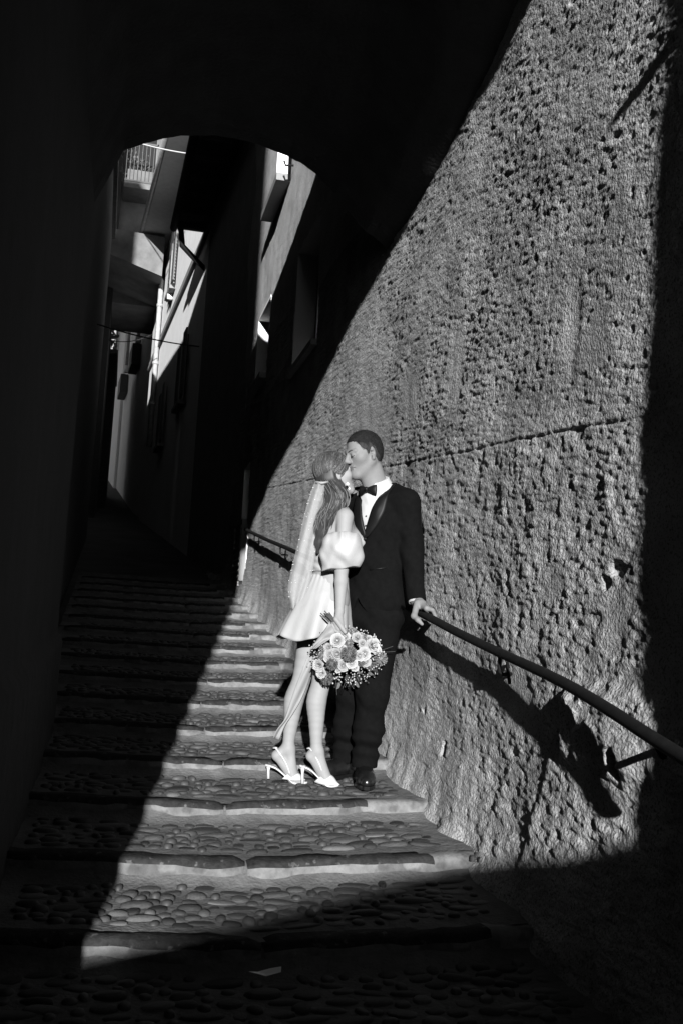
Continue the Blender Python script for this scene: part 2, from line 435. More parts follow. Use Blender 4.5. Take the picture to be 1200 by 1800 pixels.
# body of the building behind the skin, with the storeys above the passage
mb = MB(); mb.box((XW + .35, 2.35, gz(2.3) - .6), (XW + 7, 16.2, 8.02))
rp(mb.build('building_core', M['smooth_plaster']))
rp(MB().box((XW, 1.203, gz(1.2) - .6), (XW + .9, 2.34, 4.55)).build('wall_end', M['plaster']))
for w in WIN:       # deep reveals, frames and panes
    y0, y1, z0, z1 = w; x0, x1 = XW - .012, XW + .34
    m = MB()
    m.slab([(x0,y0,z0),(x1,y0,z0),(x1,y1,z0),(x0,y1,z0)], (0,0,-.05)); m.slab([(x0,y0,z1),(x1,y0,z1),(x1,y1,z1),(x0,y1,z1)], (0,0,.03))
    m.slab([(x0,y0,z0),(x1,y0,z0),(x1,y0,z1),(x0,y0,z1)], (0,-.03,0)); m.slab([(x0,y1,z0),(x1,y1,z0),(x1,y1,z1),(x0,y1,z1)], (0,.03,0))
    wo = rp(m.build('window', M['far_plaster']))
    f = MB(); xf = XW + .2
    for (a0, a1, b0, b1) in ((y0, y0+.06, z0, z1), (y1-.06, y1, z0, z1), (y0+.06, y1-.06, z0, z0+.06), (y0+.06, y1-.06, z1-.06, z1), ((y0+y1)/2-.03, (y0+y1)/2+.03, z0+.06, z1-.06)):
        f.box((xf, a0+.002, b0+.002), (xf+.05, a1-.002, b1-.002))
    f.build('window_frame', M['wood_dark'], wo)
    MB().box((xf+.02, y0+.062, z0+.062), (xf+.03, (y0+y1)/2-.033, z1-.062)).build('pane', M['glass'], wo)
    MB().box((xf+.02, (y0+y1)/2+.033, z0+.062), (xf+.03, y1-.062, z1-.062)).build('pane', M['glass'], wo)
# stone sill and open slatted shutter of the upper window
w = WIN[2]
rp(MB().box((XW-.16, w[0]-.1, w[2]-.09), (XW+.2, w[1]+.1, w[2]-.004)).build('window_sill', M['smooth_plaster']))
def shutter(name, p, q, z0, z1, parent_fn):
    p = np.array(p, float); q = np.array(q, float); u = q - p; L = np.linalg.norm(u); u /= L; nrm = np.array([-u[1], u[0]])
    def P(s, t, z): c = p + u*s + nrm*t; return (c[0], c[1], z)
    m = MB()
    for (s0, s1, a, b) in ((0, .06, z0, z1), (L-.06, L, z0, z1), (.06, L-.06, z0, z0+.07), (.06, L-.06, z1-.07, z1), (.06, L-.06, (z0+z1)/2-.035, (z0+z1)/2+.035)):
        m.hexa([P(s0,0,a), P(s1,0,a), P(s1,.035,a), P(s0,.035,a), P(s0,0,b), P(s1,0,b), P(s1,.035,b), P(s0,.035,b)])
    o = parent_fn(m.build(name, M['wood_dark']))
    z = z0 + .09; first = None
    while z < z1 - .1:
        if abs(z - (z0+z1)/2) > .06:
            sm = MB().hexa([P(.062,.004,z), P(L-.062,.004,z), P(L-.062,.012,z-.004), P(.062,.012,z-.004), P(.062,.022,z+.036), P(L-.062,.022,z+.036), P(L-.062,.030,z+.032), P(.062,.030,z+.032)])
            sm.build('slat', M['wood_dark'], o)
        z += .055
    return o
shutter('shutter', (XW-.02, w[0]-.02), (XW-.10, w[0]-.52), w[2]+.02, w[3]-.02, rp)
rp(MB().tube([(XW-.01, w[0]-.35, w[2]-.02), (XW-.10, w[0]-.35, w[2]-.03), (XW-.12, w[0]-.35, w[2]+.02)], .012).build('shutter_hook', M['iron']))
# sill of the lower far window, little hooked iron on it
w = WIN[1]
rp(MB().box((XW-.10, w[0]-.06, w[2]-.07), (XW+.2, w[1]+.06, w[2]-.004)).build('window_sill', M['smooth_plaster']))
w = WIN[0]
rp(MB().box((XW-.06, w[0]-.06, w[2]-.06), (XW+.2, w[1]+.06, w[2]-.004)).build('window_sill', M['smooth_plaster']))
# broad plaster band that rises along the wall in the shade
band = [on_x(*p, XW - .03) for p in [(655, 560), (415, 800)]]
# louvred cellar vent at the far end of the lit wall
v0, v1 = on_x(430, 1003, XW), on_x(411, 1010, XW)
vt = rp(MB().box((XW-.03, 12.75, .62), (XW+.05, 12.80, 1.42)).box((XW-.03, 13.55, .62), (XW+.05, 13.6, 1.42)).box((XW-.03, 12.80, 1.37), (XW+.05, 13.55, 1.42)).build('vent_frame', M['smooth_plaster']))
for i in range(9):
    z = .66 + i*.078
    MB().hexa([(XW-.035,12.81,z),(XW-.035,13.54,z),(XW+.03,13.54,z+.05),(XW+.03,12.81,z+.05),(XW-.035,12.81,z+.014),(XW-.035,13.54,z+.014),(XW+.03,13.54,z+.064),(XW+.03,12.81,z+.064)]).build('louvre', M['zinc'], vt)

# rubble at the foot of the wall
for i, (px, py) in enumerate([(838, 1506), (846, 1501), (856, 1499), (852, 1509), (864, 1503)]):
    r_ = ray(px, py); p = r_ * (-EYE / (r_[2] - SL*r_[1])) 
    o = link('rubble_stone', CM[i % 9][2]); o.location = (p[0]-.02, p[1], p[2]-.01); o.scale = (.024 + .004*i, .030, .016); o.rotation_euler = (.3*i, .2*i, i)
    rp(o)

# ---------------------------------------------------------------- passage: portal, vault, bridge house
pas = empty('vaulted_passage', (.65, 2.2, gz(2.2)))
tag(pas, 'dark vaulted passage house bridging the stairs overhead between both walls', 'building')
pinv = Matrix.Translation(Vector((-.65, -2.2, -gz(2.2))))
def pp(o): o.parent = pas; o.matrix_parent_inverse = pinv; return o
front = [(-.24, 3.30), (-.1, 3.40), (.1, 3.45), (.3, 3.455), (.5, 3.455), (.72, 3.45), (.90, 3.415), (1.0, 3.39), (1.10, 3.34), (1.2, 3.25), (1.29, 3.215), (1.40, 3.21), (1.498, 3.20)]
PF0, PF1 = .9, 1.2
front = [(a_ - .1692*(2.2-PF1), b_ + .2156*(2.2-PF1)) for a_, b_ in front]
# portal wall, 30 cm thick: left jamb is the corner of the left house, right jamb a pier, arch on top
TOPF = 5.0
m = MB()
m.box((front[-1][0], PF0, gz(PF0) - .5), (2.6, PF1, front[-1][1]))
for (a, b) in zip(front[:-1], front[1:]):
    m.hexa([(a[0],PF0,a[1]),(b[0],PF0,b[1]),(b[0],PF1,b[1]),(a[0],PF1,a[1]),(a[0],PF0,TOPF),(b[0],PF0,TOPF),(b[0],PF1,TOPF),(a[0],PF1,TOPF)])
m.box((front[-1][0], PF0, front[-1][1]), (2.6, PF1, TOPF))
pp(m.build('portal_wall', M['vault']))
# vault from the portal to the far arch, a little lower there
farp = [(XL-.03, 2.55), (-.14, 2.99), (.1, 3.11), (.32, 3.165), (.52, 3.18), (.70, 3.165), (.91, 3.12), (1.02, 3.07), (1.12, 3.015), (1.20, 2.95), (1.28, 2.87), (1.46, 2.68), (XW+.04, 2.55)]
vv, vq = [], []
n1 = 60; n2 = 97
FX = np.interp(np.linspace(0, 12, n2), range(13), [p[0] for p in front]); FZ = np.interp(np.linspace(0, 12, n2), range(13), [p[1] for p in front])
GX = np.interp(np.linspace(0, 12, n2), range(13), [p[0] for p in farp]); GZ = np.interp(np.linspace(0, 12, n2), range(13), [p[1] for p in farp])
FX[0] = -.55; FX[-1] = XW + .04
for i in range(n1 + 1):
    t = i / n1; e = t*t*(3-2*t)
    y = PF1 + (6.05-PF1)*t
    X_ = FX*(1-e)+GX*e; Z_ = FZ*(1-e)+GZ*e + .03
    Z_ = Z_ + .02*fbm(X_*4, np.full(n2, y*4), 5, 4)
    if i == n1: Z_ = Z_ - .03 + .012*fbm(X_*14, np.full(n2, 3.), 8, 3)
    vv += [(X_[j], y, Z_[j]) for j in range(n2)]
for i in range(n1):
    for j in range(n2-1):
        a_ = i*n2+j; vq.append((a_, a_+1, a_+n2+1, a_+n2))
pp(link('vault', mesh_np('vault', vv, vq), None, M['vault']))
# far face of the bridge house and its body
m = MB()
roofz = lambda x: np.interp(x, [-.3, .4, .69, .91, 1.09, 1.2, 1.65], [5.75, 5.33, 5.07, 4.95, 4.87, 4.85, 4.80])
zf_ = vv[-n2:]
for j in range(0, n2-1, 2):
    a_, b_ = zf_[j], zf_[min(j+2, n2-1)]
    m.hexa([(a_[0],6.05,a_[2]-.0),(b_[0],6.05,b_[2]),(b_[0],6.2,b_[2]),(a_[0],6.2,a_[2]),(a_[0],6.05,roofz(a_[0])),(b_[0],6.05,roofz(b_[0])),(b_[0],6.2,roofz(b_[0])),(a_[0],6.2,roofz(a_[0]))])
pp(m.build('far_arch_wall', M['vault']))
pp(MB().hexa([(XL-.1,PF1,4.6),(XW+.3,PF1,4.6),(XW+.3,6.05,4.6),(XL-.1,6.05,4.6),(XL-.1,PF1,TOPF),(XW+.3,PF1,4.9),(XW+.3,6.05,4.72),(XL-.1,6.05,5.5)]).build('roof', M['tile']))

# ---------------------------------------------------------------- left house
left = empty('left_house', (XL, 4, gz(4)))
tag(left, 'tall dark house with smooth plastered wall and plinth on the left side of the stairs', 'building')
linv = Matrix.Translation(Vector((-XL, -4, -gz(4))))
def lp(o): o.parent = left; o.matrix_parent_inverse = linv; return o
def xleft(y): return -.409 + (y - 1.2) * (.409 + XL) / 4.95
m = MB(); m.hexa([(XL-6,.9,gz(1)-.8),(-.409,.9,gz(1)-.8),(-.409,1.2,gz(1)-.8),(XL-6,1.2,gz(1)-.8),(XL-6,.9,10.0),(-.409,.9,10.0),(-.409,1.2,10.0),(XL-6,1.2,10.0)])
m.hexa([(XL-6,1.2,gz(1)-.8),(-.429,1.2,gz(1)-.8),(XL-.02,6.15,gz(1)-.8),(XL-6,6.15,gz(1)-.8),(XL-6,1.2,10.0),(-.429,1.2,10.0),(XL-.02,6.15,10.0),(XL-6,6.15,10.0)])
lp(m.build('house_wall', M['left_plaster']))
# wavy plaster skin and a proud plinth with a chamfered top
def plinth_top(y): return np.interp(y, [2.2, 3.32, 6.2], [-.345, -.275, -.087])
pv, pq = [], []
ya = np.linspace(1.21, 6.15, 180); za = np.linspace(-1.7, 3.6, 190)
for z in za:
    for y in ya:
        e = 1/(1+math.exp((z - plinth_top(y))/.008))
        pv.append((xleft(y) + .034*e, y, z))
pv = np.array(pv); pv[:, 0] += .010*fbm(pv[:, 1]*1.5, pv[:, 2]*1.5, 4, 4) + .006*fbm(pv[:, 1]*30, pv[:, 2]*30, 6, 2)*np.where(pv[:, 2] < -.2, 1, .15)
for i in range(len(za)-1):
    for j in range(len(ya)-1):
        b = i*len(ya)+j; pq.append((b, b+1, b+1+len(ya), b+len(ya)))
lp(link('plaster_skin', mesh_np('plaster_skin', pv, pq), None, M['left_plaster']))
m = MB(); m.hexa([(XL-6.1,.8,10.0),(-.40,.8,10.0),(XL-.01,6.2,10.0),(XL-6.1,6.2,10.0),(XL-6.1,.8,10.08),(-.40,.8,10.08),(XL-.01,6.2,10.08),(XL-6.1,6.2,10.08)])
lp(m.build('roof', M['tile']))

# ---------------------------------------------------------------- wall added behind the camera, its top shaped to cut the low sun
gw = empty('garden_wall', (0, -5, gz(-5)))
tag(gw, 'unseen wall with sloped top added behind the viewer to shadow the lower steps', 'wall')
ginv = Matrix.Translation(Vector((0, 5, -gz(-5))))
gt = [(-1.6, .72), (-1.403, .758), (-1.036, .829), (-.67, .898), (-.472, .941), (-.233, .989), (.057, 1.042), (.179, 1.067), (.281, 1.129), (1.5, 1.5)]
m = MB()
for (a_, b_) in zip(gt[:-1], gt[1:]):
    m.hexa([(a_[0],-5.3,gz(-5)-.6),(b_[0],-5.3,gz(-5)-.6),(b_[0],-5,gz(-5)-.6),(a_[0],-5,gz(-5)-.6),(a_[0],-5.3,a_[1]),(b_[0],-5.3,b_[1]),(b_[0],-5,b_[1]),(a_[0],-5,a_[1])])
o = m.build('garden_wall_masonry', M['smooth_plaster']); o.parent = gw; o.matrix_parent_inverse = ginv

# ---------------------------------------------------------------- handrail
rail_px = [(432, 931), (470, 949), (510, 966), (600, 1008), (680, 1048), (745, 1081), (800, 1110), (870, 1144), (940, 1176), (1000, 1206), (1070, 1248), (1130, 1287), (1200, 1331), (1315, 1401)]
def rail_gap(px): return np.interp(px, [430, 790, 870, 928, 1038, 1159, 1321], [.080, .072, .072, .085, .118, .143, .172])
RP = [on_x(p[0], p[1], XW - rail_gap(p[0])) for p in rail_px]
rail = empty('handrail', RP[5]); tag(rail, 'dark iron handrail on small brackets along the rough sunlit wall', 'handrail')
hinv = Matrix.Translation(Vector(RP[5])).inverted()
def hp(o): o.parent = rail; o.matrix_parent_inverse = hinv; return o
RS = spline(RP, 120)
hp(MB().tube(RS, .0195, 12).build('rail_bar', M['iron'], None, True))
def rail_at(y):
    i = np.argmin(abs(RS[:, 1] - y)); return RS[i]
for px in (449, 492, 560, 878, 1150):
    i = np.argmin([abs(600 + F*(CAM.T @ q)[0]/(CAM.T @ q)[2] - px) for q in RS]); q = RS[i]
    d = .075
    m = MB()
    if px == 1150:
        m.tube([q + [0, 0, -.01], q + [.02, 0, -.04], (XW + .03, q[1] + .22, q[2] - .03)], .011, 8)
    else:
        m.tube([q + [0, 0, -.015], q + [.002, 0, -d], q + [.02, .01, -d - .012], (XW + .03, q[1] + .06, q[2] - d - .005)], .0075, 7)
        m.tube([(XW - .03, q[1] - .01, q[2] - d - .045), (XW - .018, q[1] + .05, q[2] - d + .035)], .007, 6)
    hp(m.build('bracket', M['iron'], None, True))

# iron hook on the portal pier that throws the slanting shadow at upper right
def back(P, y): return P + LD * ((y - P[1]) / LD[1])
h0 = back(on_x(1062, 246, XW), 1.36); h1 = back(on_x(1128, 172, XW), 1.22)
tag(MB().tube([h1 + (h1-h0)*1.5, h1, h0 + (h1-h0)*.15, h0], [.026, .026, .020, .006], 8).build('iron_hook', M['iron'], None, True), 'iron hook sticking out of the portal pier above the handrail end', 'hook')

# pale fallen leaf on the dark lower steps
r_ = ray(465, 1733); p = r_ * (-EYE / (r_[2] - SL*r_[1]))
m = MB(); pts = [(-.05, 0, .012), (-.02, .02, .004), (.02, .024, .012), (.05, .012, .02), (.045, -.012, .012), (0, -.02, .004)]
m.add([(p[0]+a_, p[1]+b_, p[2]+c_+.03) for a_, b_, c_ in pts] + [(p[0], p[1], p[2]+.034)], [(i, (i+1) % 6, 6) for i in range(6)])
tag(m.build('fallen_leaf', M['white_paint']), 'small pale dry leaf lying on the dark lower steps', 'leaf')
# ================================================================== FAR LANE
def house(name, loc, label, cat='building'):
    o = empty(name, loc); tag(o, label, cat); inv = Matrix.Translation(Vector(loc)).inverted()
    def par(c): c.parent = o; c.matrix_parent_inverse = inv; return c
    return o, par
ang2 = R(3.5); D2 = np.array([-math.sin(ang2), math.cos(ang2), 0]); N2 = np.array([math.cos(ang2), math.sin(ang2), 0])
C2 = N2 @ np.array([1.55, 16.5, 0]); O2 = np.array([1.55, 16.5, 0])
def on2(px, py, off=0): return on_plane(px, py, N2, C2 + off)
def P2(y, off, z):                               # point of the far facade: distance along Y, offset into the lane (negative), height
    t = (y - 16.5) / D2[1]; p = O2 + D2*t + N2*off; return np.array([p[0], p[1], z])
def bar2(m, y0, y1, o0, o1, z0, z1):
    return m.hexa([P2(y0,o0,z0), P2(y0,o1,z0), P2(y1,o1,z0), P2(y1,o0,z0), P2(y0,o0,z1), P2(y0,o1,z1), P2(y1,o1,z1), P2(y1,o0,z1)])

# eaves, gutter and downpipe of the right-hand building
rp(MB().hexa([(1.36,19.7,1.2),(XW+5,19.7,1.2),(XW+5,13.65,.4),(XW+.02,13.65,.4),(1.36,19.7,8.05),(XW+5,19.7,8.05),(XW+5,13.65,8.05),(XW+.02,13.65,8.05)]).build('rear_wing', M['smooth_plaster']))
ev = MB(); ev.hexa([(1.0,6.3,8.07),(XW+6,6.3,8.07),(XW+6,19.9,8.07),(.727,19.9,8.07),(1.0,6.3,8.19),(XW+6,6.3,8.19),(XW+6,19.9,8.19),(.727,19.9,8.19)])
ro = rp(ev.build('eave', M['eave']))
for i in range(18):
    y = 6.6 + i*.76; xe = 1.0 - (y-6.3)*.273/13.6
    MB().box((xe+.03, y, 7.97), (XW-.01 if y < 13.6 else 1.40, y+.1, 8.068)).build('rafter', M['eave'], ro)
ez = [(1.0-.06, 6.3, 8.10), (.727-.06, 19.9, 8.07)]
rp(MB().tube([ez[0], ez[1]], .075, 8).build('gutter', M['iron'], None, True))
q = [on_y(318, 398, 19.85), on_y(321, 432, 19.85), on_y(340, 452, 19.85), on_y(366, 478, 19.85), on_y(366, 640, 19.8)]
rp(MB().tube(q, .06, 8).build('downpipe', M['iron'], None, True))

# the pale house row up the lane on the right
hr, hrp = house('pale_house', tuple(P2(22, 0, gz(22))), 'pale sunlit house with string course, gutter and shutters up the lane')
m = MB(); bar2(m, 16.5, 31.2, 0, 5, gz(16)-.5, 11.0); hrp(m.build('house_wall', M['far_plaster']))
m = MB(); bar2(m, 19.8, 31.3, -.75, 0, 11.0, 11.14); hrp(m.build('eave', M['eave_grey']))
m = MB(); bar2(m, 19.8, 31.3, -.78, 5.5, 11.142, 11.3); hrp(m.build('roof', M['tile']))
hrp(MB().tube([P2(19.8, -.80, 11.12), P2(28.6, -.80, 11.04)], .07, 8).build('gutter', M['zinc'], None, True))
hrp(MB().tube([P2(28.6, -.80, 11.04), P2(28.6, -.80, 10.7), P2(28.5, -.45, 10.3), P2(28.4, -.10, 9.9), P2(28.4, -.09, 5.0)], .075, 8).build('downpipe', M['zinc'], None, True))
for z in (9.1, 7.4, 6.2): hrp(MB().tube([P2(28.4, -.09, z), P2(28.4, -.09, z+.09)], .10, 8).build('pipe_collar', M['zinc'], None, True))
m = MB(); bar2(m, 16.6, 31.2, -.07, -.001, 7.92, 8.02); hrp(m.build('string_course', M['smooth_plaster']))
m = MB(); bar2(m, 16.6, 31.2, -.045, -.001, 8.08, 8.16); hrp(m.build('string_course', M['smooth_plaster']))
def window2(par, y, z, w, h, lane_mat='wood_dark', open_=True):
    m = MB(); bar2(m, y, y+w, -.02, -.004, z, z+h); wo = par(m.build('window', M['glass']))
    f = MB()
    for (a0, a1, b0, b1) in ((y, y+.07, z, z+h), (y+w-.07, y+w, z, z+h), (y+.07, y+w-.07, z, z+.07), (y+.07, y+w-.07, z+h-.07, z+h)): bar2(f, a0, a1, -.05, -.021, b0, b1)
    f.build('window_frame', M['eave_grey'], wo)
    m = MB(); bar2(m, y-.12, y+w+.12, -.16, -.001, z-.1, z-.01); m.build('sill', M['smooth_plaster'], wo)
    for (a, b, dd) in ((y-.02, y-.5, .10), (y+w+.02, y+w+.5, .04)):
        s0, s1 = min(a, b), max(a, b); sh = MB()
        bar2(sh, s0, s0+.07, -dd-.03, -dd, z, z+h); bar2(sh, s1-.07, s1, -dd-.03, -dd, z, z+h)
        bar2(sh, s0+.07, s1-.07, -dd-.03, -dd, z, z+.08); bar2(sh, s0+.07, s1-.07, -dd-.03, -dd, z+h-.08, z+h)
        so = sh.build('shutter', M[lane_mat], wo); so.parent = wo
        sl = MB(); zz = z+.1
        while zz < z+h-.12: bar2(sl, s0+.072, s1-.072, -dd-.026, -dd-.008, zz, zz+.05); zz += .09
        o = par(sl.build('shutter_slats', M[lane_mat])); tag(o, kind='stuff')
for (y, z) in ((25.4, 8.75), (21.6, 4.9), (25.4, 4.6)): window2(hrp, y, z, .9, 1.5)
for (px, y0_, y1_) in ((304, 445, 525),):
    a, b = on2(px, y0_, -.08), on2(px - 5, y1_, -.08)
    hrp(MB().tube([(b[0], b[1], a[2]), b], .05, 7).build('downpipe', M['zinc'], None, True))
    hrp(MB().tube([b - [0, 0, .02], b + [0, 0, .12]], .08, 7).build('pipe_collar', M['white_paint'], None, True))

h3, h3p = house('pale_terrace_house', tuple(P2(45, 0, 5)), 'farthest pale terraced house on the right with thin downpipes, beyond the balcony house')
m = MB(); bar2(m, 31.25, 46, .12, 5, 0, 15.5); h3p(m.build('house_wall', M['far_plaster']))
m = MB(); bar2(m, 46.05, 62, .0, 5, 2, 18.5); h3p(m.build('house_wall', M['far_plaster']))
m = MB(); bar2(m, 31.25, 46, -.5, 5, 15.5, 15.7); h3p(m.build('eave', M['eave_grey']))
m = MB(); bar2(m, 46.05, 62, -.5, 5, 18.5, 18.7); h3p(m.build('eave', M['eave_grey']))
for (px, y0_, y1_, px1) in ((247, 540, 604, 243), (228, 590, 655, 222), (208, 540, 640, 203)):
    a, b = on2(px, y0_, -.02), on2(px1, y1_, -.02)
    h3p(MB().tube([(b[0], b[1], a[2]+2), b], .07, 7).build('downpipe', M['zinc'], None, True))
    h3p(MB().tube([b, b + [0, 0, .3]], .11, 7).build('pipe_collar', M['white_paint'], None, True))
    c = on2(px1 - 4, y1_ + 14, -.04); m = MB(); bar2(m, c[1]-.8, c[1]+.8, -.22, .10, c[2]-.7, c[2]+.1); h3p(m.build('shutter', M['wood_dark']))

# house over the lane with the balcony
h4, h4p = house('balcony_house', (-.2, 31, gz(31)), 'grey house across the upper lane with railed balcony of plants')
h4p(MB().box((-.66, 30.5, 9.75), (.76, 33.5, 20)).build('house_wall', M['balcony_plaster']))
h4p(MB().box((-6, 30.3, 2), (-.664, 33.5, 21)).build('dark_wing', M['left_plaster']))
bal = h4p(MB().box((-.58, 29.4, 13.02), (.36, 30.498, 13.2)).build('balcony', M['balcony_plaster']))
MB().box((-.58, 29.38, 13.205), (.36, 29.44, 13.26)).build('lower_rail', M['eave'], None).parent = bal
MB().box((-.58, 29.38, 14.42), (.36, 29.44, 14.48)).build('top_rail', M['eave'], None).parent = bal
for i in range(9):
    x = -.56 + i*.113; MB().box((x, 29.395, 13.262), (x+.016, 29.42, 14.418)).build('baluster', M['eave'], None).parent = bal
m = MB()
MB().box((.33, 29.38, 13.2), (.42, 29.47, 15.5)).build('corner_post', M['balcony_plaster'], None).parent = bal
MB().box((-.50, 29.47, 13.24), (.28, 29.485, 13.62)).build('reed_screen', M['balcony_plaster'], None).parent = bal
h4p(MB().box((-.6, 30.44, 13.25), (.3, 30.495, 15.3)).build('balcony_door', M['glass']))
m = MB()
for i in range(2): m.box((-.8 + .7*i, 30.3, 13.0 - .35*i - .3), (-.3 + .7*i, 30.49, 13.0 - .35*i))
h4p(MB().hexa([(-.78,27.6,10.2),(.70,27.6,9.75),(.72,30.49,9.75),(-.95,30.49,10.2),(-.80,27.6,10.95),(.71,27.6,10.9),(.73,30.49,10.9),(-.95,30.49,10.95)]).build('lower_balcony', M['balcony_plaster']))
for i in range(7):       # railing brackets under the balconies
    pass
pot_lab = ['trailing plant in a box at the left end of the railed balcony', 'leafy plant in the middle of the railed balcony', 'small plant at the right end of the railed balcony']
for i, x in enumerate((-.46, -.12, .16)):
    t = empty('balcony_plant', (x, 29.75, 13.2)); tag(t, pot_lab[i], 'plant', 'plants on the far balcony')
    MB().tube([(0,0,.0),(0,0,.22)], [.09, .12], 10).build('pot', M['smooth_plaster'], t)
    lm = MB()
    for k in range(80):
        a = random.uniform(0, 6.28); r_ = random.random()**.5 * (.26 if i < 2 else .16); zz = random.uniform(.2, 1.35 - .3*i)
        c = np.array([r_*math.cos(a), r_*math.sin(a), zz]); u = RNG.normal(size=3); u /= np.linalg.norm(u); w_ = np.cross(u, RNG.normal(size=3)); w_ /= np.linalg.norm(w_)
        s_ = random.uniform(.035, .075); lm.add([c - u*s_, c + w_*s_*.5, c + u*s_, c - w_*s_*.5], [(0, 1, 2, 3)])
    lm.build('foliage', M['leaf'], t)

# left row beyond the first house
h5, h5p = house('dark_house', (-1.5, 14, gz(14)), 'dark backlit house on the left beyond the first house')
h5p(MB().hexa([(-6,6.2,-1),(-.50,6.2,-1),(-.60,22,-1),(-6,22,-1),(-6,6.2,8.55),(-.50,6.2,8.55),(-.60,22,8.55),(-6,22,8.55)]).build('house_wall', M['left_plaster']))
h5p(MB().hexa([(-6,6.2,8.56),(-.42,6.2,8.56),(-.52,22.2,8.56),(-6,22.2,8.56),(-6,6.2,9.6),(-.42,6.2,8.66),(-.52,22.2,8.66),(-6,22.2,9.6)]).build('roof', M['tile']))
h5p(MB().box((-5.9, 8, 9.0), (-4.22, 10, 26)).build('tower', M['smooth_plaster']))  # unseen block added to shade the dark wing up the lane
h5p(MB().box((-4.2, 8, 9.0), (-3.4, 10, 17.4)).build('chimney_tower', M['smooth_plaster']))  # lower unseen block, added to shade the middle of the balcony house
h6, h6p = house('shaded_house', (-2.5, 30, gz(28)), 'black shaded house on the left under the balconies')
h6p(MB().hexa([(-7,22.3,-1),(-1.05,22.3,-1),(-1.75,40,-1),(-7,40,-1),(-7,22.3,10.6),(-1.05,22.3,10.6),(-1.75,40,11.4),(-7,40,11.4)]).build('house_wall', M['left_plaster']))
h6p(MB().hexa([(-7,22.3,10.61),(-.95,22.3,10.61),(-1.6,40,11.41),(-7,40,11.41),(-7,22.3,11.6),(-.95,22.3,10.72),(-1.6,40,11.52),(-7,40,12.4)]).build('roof', M['tile']))
h8, h8p = house('low_house', (-2, 37, gz(37)), 'low black house in shade at the foot of the far tree')
h8p(MB().box((-6, 36, 0), (-.46, 41, 9.6)).build('house_wall', M['left_plaster']))
h8p(MB().box((-6.1, 35.9, 9.602), (-.42, 41.1, 9.75)).build('roof', M['tile']))
h7, h7p = house('lane_end_house', (-2, 66, gz(40)), 'small pale house facade closing the far end of the lane')
h7p(MB().box((-9, 64, 2), (2, 68, 22)).build('house_wall', M['balcony_plaster']))
for i, (x, z) in enumerate(((-2.05, 15.6), (-1.55, 15.6), (-1.7, 13.4))):
    wo = h7p(MB().box((x, 63.9, z), (x+.36, 63.998, z+1.1)).build('window', M['white_paint']))
    MB().box((x+.05, 63.86, z+.08), (x+.31, 63.898, z+1.0)).build('pane', M['glass'], None).parent = wo
# small tree in the shade before the lane's end
tr = empty('small_tree', (-1.55, 52, gz(52))); tag(tr, 'dark small tree at the far end of the lane', 'tree')
MB().tube([(0,0,0),(.05,0,3),(.1,0,6.5),(0,0,8.2)], [.16,.13,.1,.05], 8).build('trunk', M['wood_dark'], tr)
lm = MB()
for k in range(900):
    u = RNG.normal(size=3); u /= np.linalg.norm(u); c = np.array([0, 0, 8.2]) + u * np.array([.85, .9, 2.0]) * random.random()**.4
    a_ = RNG.normal(size=3); a_ /= np.linalg.norm(a_); b_ = np.cross(a_, RNG.normal(size=3)); b_ /= np.linalg.norm(b_); s_ = random.uniform(.10, .2)
    lm.add([c-a_*s_, c+b_*s_*.5, c+a_*s_, c-b_*s_*.5], [(0,1,2,3)])
lm.build('crown', M['leaf'], tr)

# cables across the lane
def cable(pa, pb, sag, r_, m_, label):
    t = np.linspace(0, 1, 14); P_ = np.outer(1-t, pa) + np.outer(t, pb); P_[:, 2] -= sag*4*t*(1-t)
    tag(MB().tube(P_, r_, 6).build('cable', M[m_], None, True), label, 'cable', 'cables across the lane')
cable(on_y(215, 242, 24), on_y(345, 272, 20.2), .05, .016, 'pale_cable', 'pale sunlit cable across the lane in front of the railed balcony')
cable(on_y(172, 570, 16), on_y(350, 609, 18.5), .05, .012, 'cable', 'taut black cable crossing low over the lane')
cable(on_y(190, 597, 27), on_y(268, 588, 27), .12, .012, 'cable', 'slack thin cable just below the taut black cable')

# unseen blocks added behind the viewer to keep sky light out, leaving the sunbeam
b1, b1p = house('rear_house', (-3, -2, gz(-2)), 'unseen block added on the left behind the viewer to shut out sky light')
b1p(MB().hexa([(-7,-4.6,-4),(-1.47,-4.6,-4),(-.53,.85,-4),(-7,.85,-4),(-7,-4.6,9.5),(-1.47,-4.6,9.5),(-.53,.85,9.5),(-7,.85,9.5)]).build('house_wall', M['left_plaster']))
b2, b2p = house('rear_house', (3, -2, gz(-2)), 'unseen block added on the right behind the viewer to shut out sky light')
b2p(MB().hexa([(.47,-4.6,-4),(7,-4.6,-4),(7,.88,-4),(1.36,.88,-4),(.47,-4.6,12),(7,-4.6,12),(7,.88,12),(1.36,.88,12)]).build('house_wall', M['left_plaster']))
b3, b3p = house('rear_bridge_house', (0, -4, 5), 'unseen overhead block added behind the viewer to shut out sky light')
b3p(MB().hexa([(-1.42,-4.4,4.95),(.48,-4.4,4.95),(1.2,-.6,4.2),(-.76,-.6,4.2),(-1.42,-4.4,7.0),(.48,-4.4,7.0),(1.2,-.6,6.2),(-.76,-.6,6.2)]).build('bridge_wall', M['left_plaster']))  # added overhead to close off the sky above the sunbeam
# ================================================================== PEOPLE
_a = R(13.6); E2 = np.array([math.sin(_a), math.cos(_a), 0]); E1 = np.array([math.cos(_a), -math.sin(_a), 0]); UP = np.array([0, 0, 1.0])
D0 = float(np.array([1.22, 4.97, 0]) @ E2)
def W(px, py, d=0.0): r = ray(px, py); return r * ((D0 + d) / (r @ E2))
y5 = Y0 + STEP * 5; SL5 = (STEP*SL - RISE) / STEP
def floor_z(y): return gz(y5) - .012 + (y - y5) * SL5 + .012
def unit(v): v = np.array(v, float); return v / np.linalg.norm(v)

